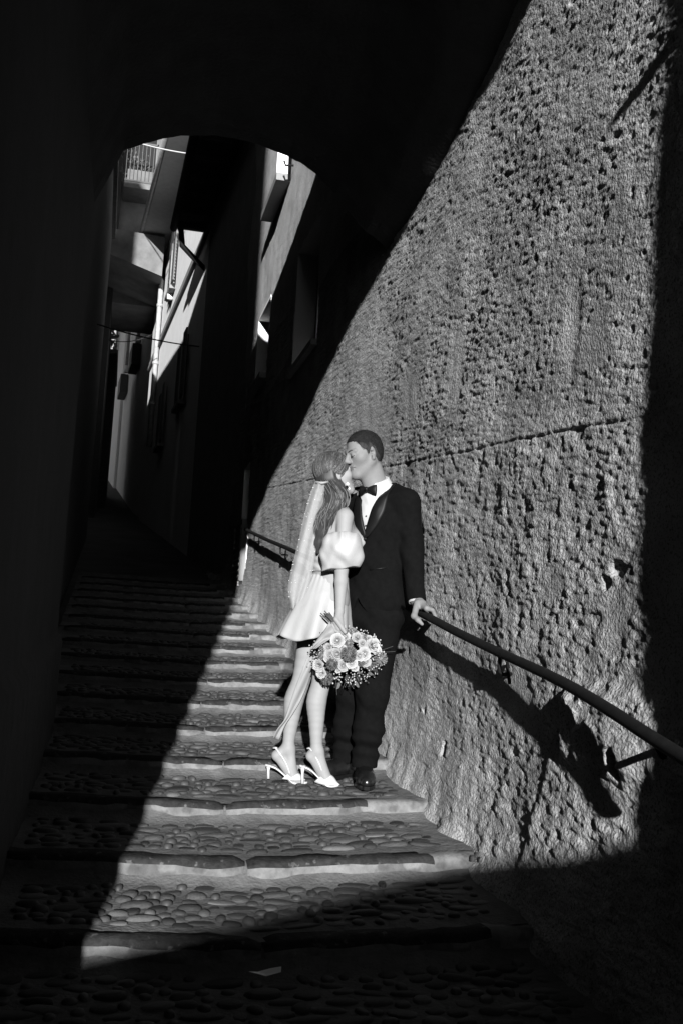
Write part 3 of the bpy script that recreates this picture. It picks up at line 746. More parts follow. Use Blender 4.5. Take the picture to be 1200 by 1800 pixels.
class Field:
    """smooth union of round cones and ellipsoids on a grid, meshed with surface nets"""
    def __init__(s, vox): s.p = []; s.vox = vox
    def cone(s, a, b, ra, rb, k=.02, sub=False): s.p.append(('c', np.array(a, float), np.array(b, float), ra, rb, k, sub)); return s
    def chain(s, pts, rs, k=.02):
        for i in range(len(pts)-1): s.cone(pts[i], pts[i+1], rs[i], rs[i+1], k)
        return s
    def ell(s, c, axes, r, k=.03, sub=False): s.p.append(('e', np.array(c, float), np.array(axes, float), np.array(r, float), None, k, sub)); return s
    def ball(s, c, r, k=.02, sub=False): return s.ell(c, np.eye(3), (r, r, r), k, sub)
    def grid(s, pad=.03):
        lo = np.full(3, 1e9); hi = -lo
        for q in s.p:
            if q[-1]: continue
            if q[0] == 'c':
                m = max(q[3], q[4]); pts = [q[1]-m, q[1]+m, q[2]-m, q[2]+m]
            else: m = np.sqrt(((q[2].T * q[3])**2).sum(1)); pts = [q[1]-m, q[1]+m]
            for p in pts: lo = np.minimum(lo, p); hi = np.maximum(hi, p)
        s.lo = lo - pad; n = np.ceil((hi + pad - s.lo) / s.vox).astype(int) + 1
        s.n = n; s.ax = [s.lo[i] + s.vox*np.arange(n[i]) for i in range(3)]
        s.f = np.full(n, 1.0, np.float32)
        for q in s.p:
            k = q[5]; m = k + 6*s.vox
            if q[0] == 'c':
                rm = max(q[3], q[4]); a = np.minimum(q[1], q[2]) - rm - m; b = np.maximum(q[1], q[2]) + rm + m
            else: ex = np.sqrt(((q[2].T * q[3])**2).sum(1)); a = q[1]-ex-m; b = q[1]+ex+m
            i0 = np.clip(np.floor((a - s.lo)/s.vox).astype(int), 0, n-1); i1 = np.clip(np.ceil((b - s.lo)/s.vox).astype(int)+1, 1, n)
            sl = tuple(slice(i0[i], i1[i]) for i in range(3))
            X = s.ax[0][sl[0]][:, None, None]; Y = s.ax[1][sl[1]][None, :, None]; Z = s.ax[2][sl[2]][None, None, :]
            if q[0] == 'c':
                ab = q[2]-q[1]; L2 = ab @ ab + 1e-12
                t = np.clip(((X-q[1][0])*ab[0] + (Y-q[1][1])*ab[1] + (Z-q[1][2])*ab[2]) / L2, 0, 1)
                d = np.sqrt((X-q[1][0]-t*ab[0])**2 + (Y-q[1][1]-t*ab[1])**2 + (Z-q[1][2]-t*ab[2])**2) - (q[3] + t*(q[4]-q[3]))
            else:
                dx, dy, dz = X-q[1][0], Y-q[1][1], Z-q[1][2]; k0 = 0; k1 = 0
                for j in range(3):
                    u = dx*q[2][j][0] + dy*q[2][j][1] + dz*q[2][j][2]; k0 = k0 + (u/q[3][j])**2; k1 = k1 + (u/q[3][j]**2)**2
                k0 = np.sqrt(k0); d = k0*(k0-1)/np.sqrt(k1 + 1e-12)
            cur = s.f[sl]
            if q[-1]:
                d = -d; h = np.clip(.5 - .5*(cur - d)/k, 0, 1); s.f[sl] = cur*(1-h) + d*h + k*h*(1-h)
            else:
                h = np.clip(.5 + .5*(cur - d)/k, 0, 1); s.f[sl] = cur*(1-h) + d*h - k*h*(1-h)
        return s
    def coords(s): return np.meshgrid(*s.ax, indexing='ij', sparse=True)
    def clip(s, fn):                         # keep only where fn(x,y,z) < 0
        s.f = np.maximum(s.f, fn(*s.coords()).astype(np.float32)); return s
    def carve(s, fn): s.f = np.maximum(s.f, -fn(*s.coords()).astype(np.float32)); return s
    def mesh(s, name):
        f = s.f; n = f.shape; ins = f < 0
        c = np.zeros(tuple(np.array(n)-1), np.uint8)
        offs = [(i, j, k) for i in (0, 1) for j in (0, 1) for k in (0, 1)]
        for o in offs: c += ins[o[0]:n[0]-1+o[0], o[1]:n[1]-1+o[1], o[2]:n[2]-1+o[2]]
        act = np.argwhere((c > 0) & (c < 8)); idx = np.full(c.shape, -1, np.int32); idx[tuple(act.T)] = np.arange(len(act))
        acc = np.zeros((len(act), 3)); cnt = np.zeros(len(act))
        val = {o: f[act[:, 0]+o[0], act[:, 1]+o[1], act[:, 2]+o[2]] for o in offs}
        for a in offs:
            for ax in range(3):
                if a[ax]: continue
                b = list(a); b[ax] = 1; b = tuple(b); va, vb = val[a], val[b]; m = (va < 0) != (vb < 0)
                t = np.where(m, va/(va-vb+1e-12*(va == vb)), 0); p = np.array(a, float)[None].repeat(len(act), 0); p[:, ax] = t
                acc[m] += p[m]; cnt[m] += 1
        V = s.lo + s.vox*(act + acc/np.maximum(cnt, 1)[:, None]); Qs = []
        for ax in range(3):
            sl0 = [slice(1, n[i]-1) for i in range(3)]; sl1 = [slice(1, n[i]-1) for i in range(3)]
            sl0[ax] = slice(0, n[ax]-1); sl1[ax] = slice(1, n[ax])
            A, B = ins[tuple(sl0)], ins[tuple(sl1)]; e = np.argwhere(A != B)
            if not len(e): continue
            flip = A[tuple(e.T)]; g = e + 1; g[:, ax] -= 1; u, v = (ax+1) % 3, (ax+2) % 3
            q = []
            for (du, dv) in ((-1, -1), (0, -1), (0, 0), (-1, 0)):
                h = g.copy(); h[:, u] += du; h[:, v] += dv; q.append(idx[tuple(h.T)])
            q = np.stack(q, 1); q[~flip] = q[~flip][:, ::-1]; Qs.append(q)
        Q = np.concatenate(Qs); Q = Q[(Q >= 0).all(1)]
        return mesh_np(name, V, Q)
    def at(s, P):
        i = np.clip(np.round((np.asarray(P) - s.lo)/s.vox).astype(int), 0, np.array(s.n)-1); return s.f[i[..., 0], i[..., 1], i[..., 2]]

def noise3(x, y, z, fr, seed):            # cheap fold noise
    return (np.sin(fr*(x*.8+z*1.1)+seed)*np.sin(fr*(y*.9-z*.7)+1.7*seed) + .6*np.sin(fr*2.1*(x-y+.4*z)+2.3*seed)*np.sin(fr*1.7*(z+.3*x)+seed))

M['skin_man'] = mat('skin_man', .145, .62, .08, 22, bump=.0008, bscale=260, spec=.14)
M['skin_woman'] = mat('skin_woman', .20, .6, .05, 14, spec=.16)
M['suit'] = mat('black_wool', .0036, .95, .2, 40, bump=.0006, bscale=500, spec=.05)
M['satin_black'] = mat('black_satin', .004, .5, spec=.16)
M['shirt'] = mat('white_shirt', .36, .8, .04, 30, spec=.2)
M['dress'] = mat('white_satin', .265, .6, .03, 8, spec=.35, bump=.004, bscale=14)
M['pump'] = mat('white_leather', .42, .35, spec=.4)
M['shoe'] = mat('black_leather', .006, .28, spec=.5)
M['hair_short'] = mat('short_dark_hair', .010, .8, .5, 45, bump=.003, bscale=300, spec=.12)
M['hair_long'] = mat('long_fair_hair', .028, .5, .45, 26, (1, 1, .12), spec=.28)
M['hair_light'] = mat('long_fair_hair_lights', .095, .45, .3, 26, (1, 1, .12), spec=.28)
M['brow'] = mat('brow_hair', .03, .8)
M['lip'] = mat('lip', .085, .5)
M['pearl'] = mat('pearl', .7, .15, spec=.8)
def veil_mat():
    m = bpy.data.materials.new('veil_tulle'); m.use_nodes = True; N = m.node_tree.nodes; L = m.node_tree.links; b = N['Principled BSDF']
    b.inputs['Base Color'].default_value = (.34, .34, .34, 1); b.inputs['Roughness'].default_value = .7
    t = N.new('ShaderNodeBsdfTransparent'); mx = N.new('ShaderNodeMixShader'); mx.inputs[0].default_value = .52
    L.new(t.outputs[0], mx.inputs[1]); L.new(b.outputs[0], mx.inputs[2]); L.new(mx.outputs[0], N['Material Output'].inputs[0]); return m
M['veil'] = veil_mat()

def head(F, C, l, f, u, s=1.0, fem=False):
    def P(a, b, c): return C + s*(a*l + b*f + c*u)
    A = [l, f, u]
    F.ell(P(0, -.015, .030), A, np.array([.077, .098, .088])*s, .02)
    F.ell(P(0, .028, -.045), A, np.array([.060 if not fem else .056, .064, .080])*s, .03)
    for g in (-1, 1):
        F.cone(P(.052*g, -.008, -.050), P(.017*g, .066, -.103), .022*s, .019*s, .025)
        F.ball(P(.044*g, .052, -.020), .026*s, .03)
        F.ell(P(.031*g, .098, .004), A, np.array([.020, .020, .013])*s, .012, True)
        F.ball(P(.031*g, .079, .000), .0145*s, .006)
        F.cone(P(.046*g, .074, .021), P(.012*g, .088, .020), .009*s, .010*s, .014)
        F.ball(P(.011*g, .101, -.033), .0095*s, .008)
        F.ell(P(.079*g, -.012, -.008), [unit(l*g*.9 - f*.45), unit(f*.9 + l*g*.45), u], np.array([.008, .021, .033])*s, .008)
        F.ball(P(.087*g, -.004, -.006), .010*s, .006, True)
        F.ball(P(.078*g, -.006, -.036), .009*s, .008)
    F.cone(P(0, .089, .014), P(0, .111, -.026), .009*s, .0125*s, .012)
    F.ell(P(0, .086, -.060), A, np.array([.024, .013, .007])*s, .008)
    F.ell(P(0, .084, -.073), A, np.array([.020, .013, .008])*s, .008)
    F.cone(P(-.024, .083, -.0665), P(.024, .083, -.0665), .0022, .0022, .004, True)
    F.ball(P(0, .072, -.104), (.023 if not fem else .018)*s, .025)
    return P

def frame(h, pitch):
    h = unit(h); f = math.cos(pitch)*h + math.sin(pitch)*UP; u = math.cos(pitch)*UP - math.sin(pitch)*h; l = np.cross(u, f); return l, f, u

def person(name, loc, label):
    o = empty(name, loc); tag(o, label, 'person'); inv = Matrix.Translation(Vector(loc)).inverted()
    def par(c, parent=None):
        if parent is None: c.parent = o; c.matrix_parent_inverse = inv
        else: c.parent = parent
        return c
    return o, par

# ------------------------------------------------------------------ the man
man, mp = person('person', tuple(W(640, 1360, .15)), 'man in black tuxedo and bow tie leaning down to kiss, one hand on the handrail')
ft = unit(-.64*E1 - .77*E2); lt = unit(.77*E1 - .64*E2)           # torso: forward, and towards his left arm
HC = W(638, 797, .10); hl, hf, hu = frame(-.86*E1 - .51*E2, R(-17))
SHL = W(713, 884, .045); ELL = W(724, 968, .055); WRL = W(731, 1056, -.02)
SHR = W(622, 880, .26); ELR = W(603, 972, .34); WRR = W(583, 990, .25)
NB = W(665, 862, .15)
HIL, KNL, ANL = W(672, 1092, .13), W(655, 1215, .10), W(641, 1338, .20)
HIR, KNR, ANR = W(643, 1092, .22), W(617, 1215, .26), W(606, 1330, .36)
B = Field(.0042)
HP = head(B, HC, hl, hf, hu, 1.0)
B.cone(HC + hu*-.05 - hf*.028, NB, .056, .057, .02)
B.cone(HC + hu*-.085 + hf*.01, NB + ft*.03, .045, .05, .03)
B.ell(W(664, 925, .15), [lt, ft, UP], (.165, .105, .21), .06); B.ell(W(660, 1030, .16), [lt, ft, UP], (.15, .10, .2), .06)
B.chain([NB - UP*.04, SHL], [.05, .05], .02); B.chain([NB - UP*.04, SHR], [.05, .05], .02)
B.chain([SHL, ELL, WRL], [.052, .042, .027], .03); B.chain([SHR, ELR, WRR], [.052, .042, .027], .03)
B.chain([HIL, KNL, ANL, ANL - UP*.05], [.085, .058, .04, .04], .012); B.chain([HIR, KNR, ANR, ANR - UP*.05], [.085, .058, .04, .04], .012)
# left hand on the rail
q0 = rail_at(W(740, 1081, -.115)[1]); q1 = rail_at(q0[1] - .25); rd = unit(q1 - q0); wd = np.array([1.0, 0, 0]); ru = unit(np.cross(wd, rd)); ru = ru if ru[2] > 0 else -ru
kn = []
for i in range(4):                           # index finger is the one nearest the camera
    c = q0 + rd*(.030 - .021*i)
    k0 = c + ru*.040 - wd*.006; k1 = c + ru*.033 + wd*.026; k2 = c + ru*.004 + wd*.043; k3 = c - ru*.018 + wd*.030
    B.chain([k0, k1, k2, k3], [.0115, .0100, .0092, .0075], .004); kn.append(k0)
    B.cone(WRL + (k0 - WRL)*.30, k0, .017, .0125, .012)
B.cone(WRL, (kn[1]+kn[2])/2 + (WRL-kn[1])*.35, .027, .024, .02)
t0 = WRL*.62 + kn[0]*.38 - E1*.016 - E2*.016
B.chain([t0, W(727, 1083, -.135), W(734, 1090, -.16), W(741, 1097, -.165)], [.017, .0145, .0115, .0085], .010)
# right hand spread on her back
hd = unit(-E1*.8 - UP*.3)
for i in range(4):
    s_ = WRR + hd*.075 + UP*(.03 - .02*i); B.chain([WRR + hd*.02, s_, s_ + hd*.035 - E2*.008, s_ + hd*(.062 - .006*abs(i-1)) - E2*.02], [.016, .0105, .0092, .0075], .006)
B.chain([WRR + hd*.015, WRR + hd*.04 + UP*.04, WRR + hd*.06 + UP*.062], [.015, .012, .009], .008)
B.grid()
body = mp(link('body', B.mesh('body'), None, M['skin_man']))
body.data.materials.append(M['lip'])
co = np.zeros(len(body.data.vertices)*3, np.float32); body.data.vertices.foreach_get('co', co); co = co.reshape(-1, 3)
def paint_lips(me, co, C, l, f, u, s):
    r = (co - C)/s; a, b, c = r @ l, r @ f, r @ u
    m = (abs(a) < .022) & (b > .078) & (c < -.054) & (c > -.080 + .3*abs(a))
    mi = np.zeros(len(me.polygons), np.int32); vi = np.zeros(len(me.polygons), np.int32)
    ls = np.zeros(len(me.polygons), np.int32); me.polygons.foreach_get('loop_start', ls); lv = np.zeros(len(me.loops), np.int32); me.loops.foreach_get('vertex_index', lv)
    mi[m[lv[ls]]] = 1; me.polygons.foreach_set('material_index', mi)
paint_lips(body.data, co, HC, hl, hf, hu, 1.0)
HL_F = [-.12, -.075, -.045, -.028, -.005, .012, .022, .040, .056, .085, .12]; HL_U = [-.075, -.072, -.055, -.012, .018, -.012, .014, .030, .066, .080, .085]
M['stubble'] = mat('shaved_hairline', .085, .7, .4, 160, spec=.1); M['fade_hair'] = mat('temple_hair', .026, .8, .5, 120, bump=.002, bscale=400, spec=.1)
def repaint(me, slot, fn):
    c_ = np.zeros(len(me.vertices)*3, np.float32); me.vertices.foreach_get('co', c_); r = c_.reshape(-1, 3) - HC; ok = fn(r @ hl, r @ hf, r @ hu)
    mi = np.zeros(len(me.polygons), np.int32); me.polygons.foreach_get('material_index', mi); ls = np.zeros(len(me.polygons), np.int32); me.polygons.foreach_get('loop_start', ls)
    lv = np.zeros(len(me.loops), np.int32); me.loops.foreach_get('vertex_index', lv); mi[ok[lv[ls]]] = slot; me.polygons.foreach_set('material_index', mi)
body.data.materials.append(M['stubble'])
def near_hairline(a, f, u): return (abs(a) > .045) & (f < .06) & (f > -.10) & (u > np.interp(f, HL_F, HL_U) - .007 + .004*np.sin(300*f)) & (u < .09) & (u > -.075) & ~((f > -.035) & (f < .010) & (u < .03))
repaint(body.data, 2, near_hairline)
# cropped hair, brows, closed lashes
Hh = Field(.0038); A_ = [hl, hf, hu]
Hh.ell(HC + hf*-.015 + hu*.030, A_, (.0815, .1025, .0925), .02); Hh.ell(HC + hf*-.045 + hu*-.01, A_, (.066, .064, .070), .03); Hh.grid()
def hairline(x, y, z):
    a = (x-HC[0])*hl[0] + (y-HC[1])*hl[1] + (z-HC[2])*hl[2]; f = (x-HC[0])*hf[0] + (y-HC[1])*hf[1] + (z-HC[2])*hf[2]; u = (x-HC[0])*hu[0] + (y-HC[1])*hu[1] + (z-HC[2])*hu[2]
    g = np.interp(f, [-.12, -.075, -.045, -.028, -.005, .012, .022, .040, .056, .085, .12], [-.075, -.072, -.055, -.012, .018, -.012, .014, .030, .066, .080, .085])
    return (g - u + .0035*noise3(x, y, z, 260, 1)) * .7
Hh.clip(hairline)
Hh.f = Hh.f + (.0011*noise3(*Hh.coords(), 300, 2)).astype(np.float32)
crop = mp(link('hair', Hh.mesh('hair'), None, M['hair_short']))
crop.data.materials.append(M['fade_hair']); repaint(crop.data, 1, lambda a, f, u: (abs(a) > .05) & (u < np.interp(f, HL_F, HL_U) + .035 + .006*np.sin(130*f)) & (u < .055) & (f > -.06))
rgh = np.random.default_rng(11); bm_ = MB(); hv = crop.data.vertices
for i in rgh.integers(0, len(hv), 5200):
    p = np.array(hv[i].co); nn = np.array(hv[i].normal); dd = unit(nn + .9*hf*-.4 + .35*rgh.normal(size=3)); L = rgh.uniform(.003, .0075) if (p-HC) @ hu > .05 else rgh.uniform(.002, .004); w_ = unit(np.cross(dd, rgh.normal(size=3)))*.0007
    bm_.add([p - w_, p + w_, p + dd*L], [(0, 1, 2)])
tag(mp(bm_.build('cropped_bristles', M['hair_short']), crop), kind='stuff')
for g in (-1, 1):
    mp(MB().tube([HP(.014*g, .0975, .020), HP(.030*g, .0905, .0265), HP(.048*g, .076, .022)], [.0035, .0042, .0022], 6).build('eyebrow', M['brow'], None, True))
    mp(MB().tube([HP(.017*g, .0895, -.0025), HP(.031*g, .0945, -.0065), HP(.045*g, .083, -.002)], [.0018, .0034, .0018], 6).build('eyelash', M['brow'], None, True))

# jacket
J = Field(.0045)
J.ell(W(665, 918, .15), [lt, ft, UP], (.186, .122, .21), .05); J.ell(W(661, 992, .155), [lt, ft, UP], (.163, .120, .17), .05)
J.ell(W(659, 1052, .165), [lt, ft, UP], (.184, .134, .15), .05)
J.cone(NB + lt*.05 - UP*.004, SHL, .058, .070, .05); J.cone(NB - lt*.05 - UP*.004, SHR, .058, .068, .05)
J.cone(NB - ft*.03, NB - ft*.03 + UP*.005, .055, .050, .03)
J.chain([SHL, ELL, WRL + (ELL-WRL)*.02], [.072, .060, .046], .03); J.chain([SHR, ELR, WRR + (ELR-WRR)*.05], [.07, .060, .046], .03)
J.grid()
def tl(x, y, z, c):       # torso coordinates
    return ((x-c[0])*lt[0] + (y-c[1])*lt[1], (x-c[0])*ft[0] + (y-c[1])*ft[1])
CH = W(664, 925, .15)
zb, zt = W(634, 940, .05)[2], W(650, 838, .08)[2]
hem = W(660, 1077, .16)[2]; 
def jfold(x, y, z): return .0035*noise3(x, y, z, 26, 1.0) * np.clip((zt - z)*4, .3, 1)
J.f = J.f + jfold(*J.coords()).astype(np.float32)
wu = unit(WRL - ELL); wr2 = unit(WRR - ELR)
def jclip(x, y, z):
    l, f = tl(x, y, z, CH)
    arm = (x-WRL[0])*E1[0] + (y-WRL[1])*E1[1] > -.075
    base = hem - z + np.clip(.05 - np.abs(l + .02), 0, .05) * np.where(f > .02, 1.4, 0)      # cut-away front corners
    cut = (x-WRL[0])*wu[0] + (y-WRL[1])*wu[1] + (z-WRL[2])*wu[2]
    far_arm = (z > hem + .12)
    r = np.where(arm & (z < WRL[2] + .12), np.maximum(cut, -9), base)
    return r
J.clip(jclip)
J.clip(lambda x, y, z: z - (NB[2] + .040) + .9*np.clip((x-NB[0])*ft[0] + (y-NB[1])*ft[1] + .02, 0, 1))
def vopen(x, y, z):       # opening between the lapels
    l, f = tl(x, y, z, CH); w_ = np.clip((z - zb)/(zt - zb), 0, 1.3) * .095
    return np.maximum(np.maximum(np.abs(l - .012) - w_, -(f - .005)), zb - z)
jac_full = J.f.copy()
J.carve(vopen)
jacket = mp(link('jacket', J.mesh('jacket'), None, M['suit']))
# satin shawl lapels lie on the jacket front
J.f = jac_full
def on_front(l, z, off):
    p = CH + lt*l + UP*(z - CH[2]); fs = np.arange(.24, -.06, -.002); P_ = p[None] + ft[None]*fs[:, None]; v = J.at(P_)
    i = np.argmax(v < 0); return P_[max(i-1, 0)] + ft*off if (v < 0).any() else p + ft*.05
for g in (-1, 1):
    lv_, lf_ = [], []; n = 26
    for i in range(n+1):
        t = i/n; z = zb - .015 + (zt - .012 - zb)*t; w_ = max((z - zb)/(zt - zb), 0) * .093
        wd_ = .012 + .062*math.sin(math.pi*min(t*1.05, 1)**.8*.93 + .1)
        for j in range(6):
            s_ = j/5; l = .012 + g*(w_ - .006 + wd_*s_); edge = min(s_, 1-s_)*2
            lv_.append(on_front(l, z, .004 + .005*edge**.5))
    lv_ = np.array(lv_).reshape(n+1, 6, 3)
    for _ in range(3): lv_[1:-1] = .25*lv_[:-2] + .5*lv_[1:-1] + .25*lv_[2:]
    lv_ = list(lv_.reshape(-1, 3)); lf_ = [(i*6+j, i*6+j+1, (i+1)*6+j+1, (i+1)*6+j) for i in range(n) for j in range(5)]
    me = bpy.data.meshes.new('lapel'); me.from_pydata([tuple(v) for v in lv_], [], lf_); me.update(); me.polygons.foreach_set('use_smooth', np.ones(len(me.polygons), bool)); me.materials.append(M['satin_black'])
    lo = bpy.data.objects.new('lapel', me); COL.objects.link(lo); lo.parent = jacket
    so = lo.modifiers.new('thick', 'SOLIDIFY'); so.thickness = .004; so.offset = 0
pk = [on_front(l_, W(670, 999, .05)[2] + dz, .003) for l_, dz in ((.045, -.012), (.085, -.006), (.125, .002))]
MB().tube(pk, .004, 6).build('pocket_welt', M['satin_black'], jacket, True)
bt = on_front(.012, zb - .02, .004); MB().ball(bt, .010, 10, 6).build('button', M['satin_black'], jacket, True)
# shirt, collar, cuffs, bow tie
S = Field(.0045); S.ell(W(664, 920, .15), [lt, ft, UP], (.150, .112, .20), .05); S.cone(NB, NB - UP*.05, .066, .09, .05); S.cone(NB, SHL - UP*.02, .062, .04, .05); S.cone(NB, SHR - UP*.02, .062, .04, .05); S.grid(); S.clip(lambda x, y, z: z - NB[2] - .03); S.clip(lambda x, y, z: zb - .12 - z)
S.f = S.f + (.0016*noise3(*S.coords(), 40, 3)).astype(np.float32)
shirt = mp(link('shirt', S.mesh('shirt'), None, M['shirt']))
na = unit((HC + hu*-.05) - NB)
Cf = Field(.0036); nax = unit((HC + hu*-.05 - hf*.028) - NB)
Cf.cone(NB - nax*.035, NB, .094, .080, .02); Cf.cone(NB, NB + nax*.085, .078, .070, .01); Cf.grid()
Cf.clip(lambda x, y, z: (z - NB[2]) - .062 + .50*((x-NB[0])*ft[0] + (y-NB[1])*ft[1])); Cf.clip(lambda x, y, z: NB[2] - .06 - z)
mp(link('collar', Cf.mesh('collar'), None, M['shirt']), shirt)
for (wr, wv) in ((WRL, wu), (WRR, wr2)):
    m = MB(); m.tube([wr - wv*.05, wr + wv*.010], [.041, .040], 18, False); o = m.build('cuff', M['shirt'], shirt, True); so = o.modifiers.new('thick', 'SOLIDIFY'); so.thickness = .004
tie = empty('bow_tie', (0, 0, 0)); mp(tie); tie.parent = man
tc_ = NB + ft*.100 - UP*.010 + lt*.008
for g in (-1, 1):
    m = MB(); V = []
    for (t, h_, th) in ((0, .010, .010), (.018, .017, .012), (.038, .026, .010), (.056, .029, .006), (.058, .026, .002)):
        for k in range(10):
            an = 2*math.pi*k/10; V.append(tc_ + lt*g*t - UP*.10*t + UP*h_*math.sin(an) + ft*(th*math.cos(an) + .006 - .10*t))
    m.add(V, [(i*10+k, i*10+(k+1) % 10, (i+1)*10+(k+1) % 10, (i+1)*10+k) for i in range(4) for k in range(10)] + [tuple(range(40, 50))])
    mp(m.build('bow_loop', M['satin_black'], None, True)).parent = tie
mp(MB().ball(tc_ + ft*.014, (.011, .011, .013), 10, 6).build('knot', M['satin_black'], None, True)).parent = tie
for c in tie.children: c.matrix_parent_inverse = Matrix.Identity(4)
tie.matrix_parent_inverse = Matrix.Translation(Vector(man.location)).inverted()
# studs
for z in (.05, .10): 
    p = CH + UP*(zb - CH[2] + z) + lt*.010 + ft*.118; MB().ball(p, .004, 8, 5).build('shirt_stud', M['satin_black'], shirt, True)
# trousers
T = Field(.0048)
T.ell(W(657, 1078, .17), [lt, ft, UP], (.165, .118, .12), .05)
T.chain([HIL, KNL, KNL*.45 + ANL*.55, ANL + UP*.02, ANL - UP*.035], [.098, .080, .073, .058, .058], .05)
T.chain([HIR, KNR, KNR*.45 + ANR*.55, ANR + UP*.02, ANR - UP*.03], [.096, .076, .068, .056, .056], .05)
T.grid(); zk = KNL[2]
def tfold(x, y, z):
    c = np.exp(-((z - (ANL[2] + .09))/.09)**2); k = np.exp(-((z - zk)/.12)**2); t = np.exp(-((z - hem)/.1)**2)
    return c*.006*np.sin(z*95 + 14*x + 6*y) + k*.004*noise3(x, y, z, 30, 2) + t*.004*np.sin(z*60 + 50*x) + .0025*noise3(x, y, z, 22, 5)
T.f = T.f + tfold(*T.coords()).astype(np.float32)
T.clip(lambda x, y, z: (ANL[2] - .030) - z); T.clip(lambda x, y, z: z - hem - .08)
mp(link('trousers', T.mesh('trousers'), None, M['suit']))
def oxford(ank, d, L=.29):
    d = unit([d[0], d[1], 0]); s_ = np.array([-d[1], d[0], 0]); g = ank + d*.07; zf = floor_z(g[1]) ; base = np.array([ank[0], ank[1], zf]) - d*.065
    F_ = Field(.0036)
    def P(a, b, c): return base + d*a + s_*b + UP*c
    F_.cone(P(.035, 0, .040), P(.06, 0, .085), .036, .034, .03); F_.cone(P(.035, 0, .034), P(.12, 0, .040), .036, .037, .03); F_.cone(P(.06, 0, .075), P(.15, 0, .050), .036, .033, .03)
    F_.cone(P(.12, 0, .042), P(.20, 0, .036), .045, .044, .03); F_.cone(P(.20, 0, .036), P(.252, 0, .030), .044, .030, .03); F_.grid(); F_.clip(lambda x, y, z: zf + .014 - z); F_.clip(lambda x, y, z: z - zf - .11)
    sh = mp(link('shoe', F_.mesh('shoe'), None, M['shoe'])); m = MB(); V = []; n = 28
    for zz in (zf - .004, zf + .0145):
        for k in range(n):
            an = 2*math.pi*k/n; c = math.cos(an); x_ = .138 + .150*c; w_ = (.052 if c > -.2 else .044) * abs(math.sin(an))**.75 * (1 if math.sin(an) > 0 else -1) * (1 - .25*max(0, c)**3)
            V.append(base + d*x_ + s_*w_ + UP*(zz - base[2]))
    m.add(V, [(k, (k+1) % n, n+(k+1) % n, n+k) for k in range(n)] + [tuple(range(n))[::-1], tuple(range(n, 2*n))])
    m.build('sole', M['shoe'], sh)
    for i in range(3):
        c = P(.105 + .02*i, 0, .083 - .008*i); MB().tube([c - s_*.018, c + UP*.004, c + s_*.018], .0025, 5).build('lace', M['satin_black'], sh, True)
oxford(ANL, -E2 + .05*E1); oxford(ANR, -.62*E1 - .78*E2)
# ------------------------------------------------------------------ the woman
wom, wp = person('person', tuple(W(545, 1370, .13)), 'woman in short white satin dress and veil, seen from behind, kissing the man')
fw = unit(.87*E1 + .50*E2); rw = unit(.50*E1 - .87*E2)             # torso: forward, and towards her right arm
WC = W(589, 833, .095); wl, wf, wu_ = frame(.955*E1 + .30*E2, R(13))
NW = W(586, 884, .115); SR = W(606, 908, -.015); SLw = W(566, 905, .25)
ER = W(600, 1003, -.05); WR = W(597, 1072, -.06); ELw = W(572, 985, .31); WLw = W(592, 1030, .30)
HL, KL, AL = W(562, 1065, .20), W(529, 1197, .185), W(506, 1314, .165)
HR, KR, AR = W(581, 1065, .10), W(564, 1200, .095), W(556, 1318, .085)
Bw = Field(.0042)
WP = head(Bw, WC, wl, wf, wu_, .93, True)
Bw.cone(WC + wu_*-.05 - wf*.03, NW, .044, .047, .03)
Bw.ell(W(590, 935, .115), [rw, fw, UP], (.135, .088, .13), .05); Bw.ell(W(578, 1000, .12), [rw, fw, UP], (.11, .082, .13), .05); Bw.ell(W(573, 1055, .13), [rw, fw, UP], (.145, .115, .13), .06)
for g in (-1, 1): Bw.ball(W(592, 948, .115) + fw*.075 + rw*.06*g, .052, .04)
Bw.cone(NW - UP*.008, SR, .040, .041, .06); Bw.cone(NW - UP*.005, SLw, .040, .044, .045)
Bw.cone(W(588, 925, .115) - fw*.05 + rw*.07, W(586, 950, .115) - fw*.055 + rw*.06, .035, .03, .05)
Bw.chain([SR, SR*.4 + ER*.6, ER, ER*.72 + WR*.28, WR], [.042, .038, .0335, .0335, .0225], .008)
Bw.chain([SLw, ELw, WLw], [.044, .034, .024], .03)
for (h_, k_, a_, s_) in ((HL, KL, AL, 0), (HR, KR, AR, 1)):
    back_ = -E1*.016
    pts_ = spline([h_, h_*.4 + k_*.6, k_, k_*.72 + a_*.28 + back_, k_*.42 + a_*.58 + back_*.6, a_], 19)
    Bw.chain(list(pts_), list(np.interp(np.linspace(0, 5, 19), [0, 1, 1.6, 2, 2.6, 3.1, 4, 5], [.088, .064, .052, .047, .050, .0515, .040, .0275])), .004)
# feet on high heels
FEET = []
for (heel, ballp, toe, d, a_) in (((486, 1329), (516, 1368), (539, 1375), .155, AL), ((546, 1330), (574, 1372), (594, 1380), .085, AR)):
    h_, b_, t_ = W(*heel, d), W(*ballp, d), W(*toe, d)
    Bw.cone(a_, h_ + UP*.006, .027, .024, .02); Bw.cone(h_ + E1*.006, b_, .023, .024, .02); Bw.cone(a_ + E1*.012 - UP*.012, b_ + UP*.006, .025, .022, .03); Bw.cone(b_, t_ - E1*.018, .024, .013, .02)
    FEET.append((h_, b_, t_, d))
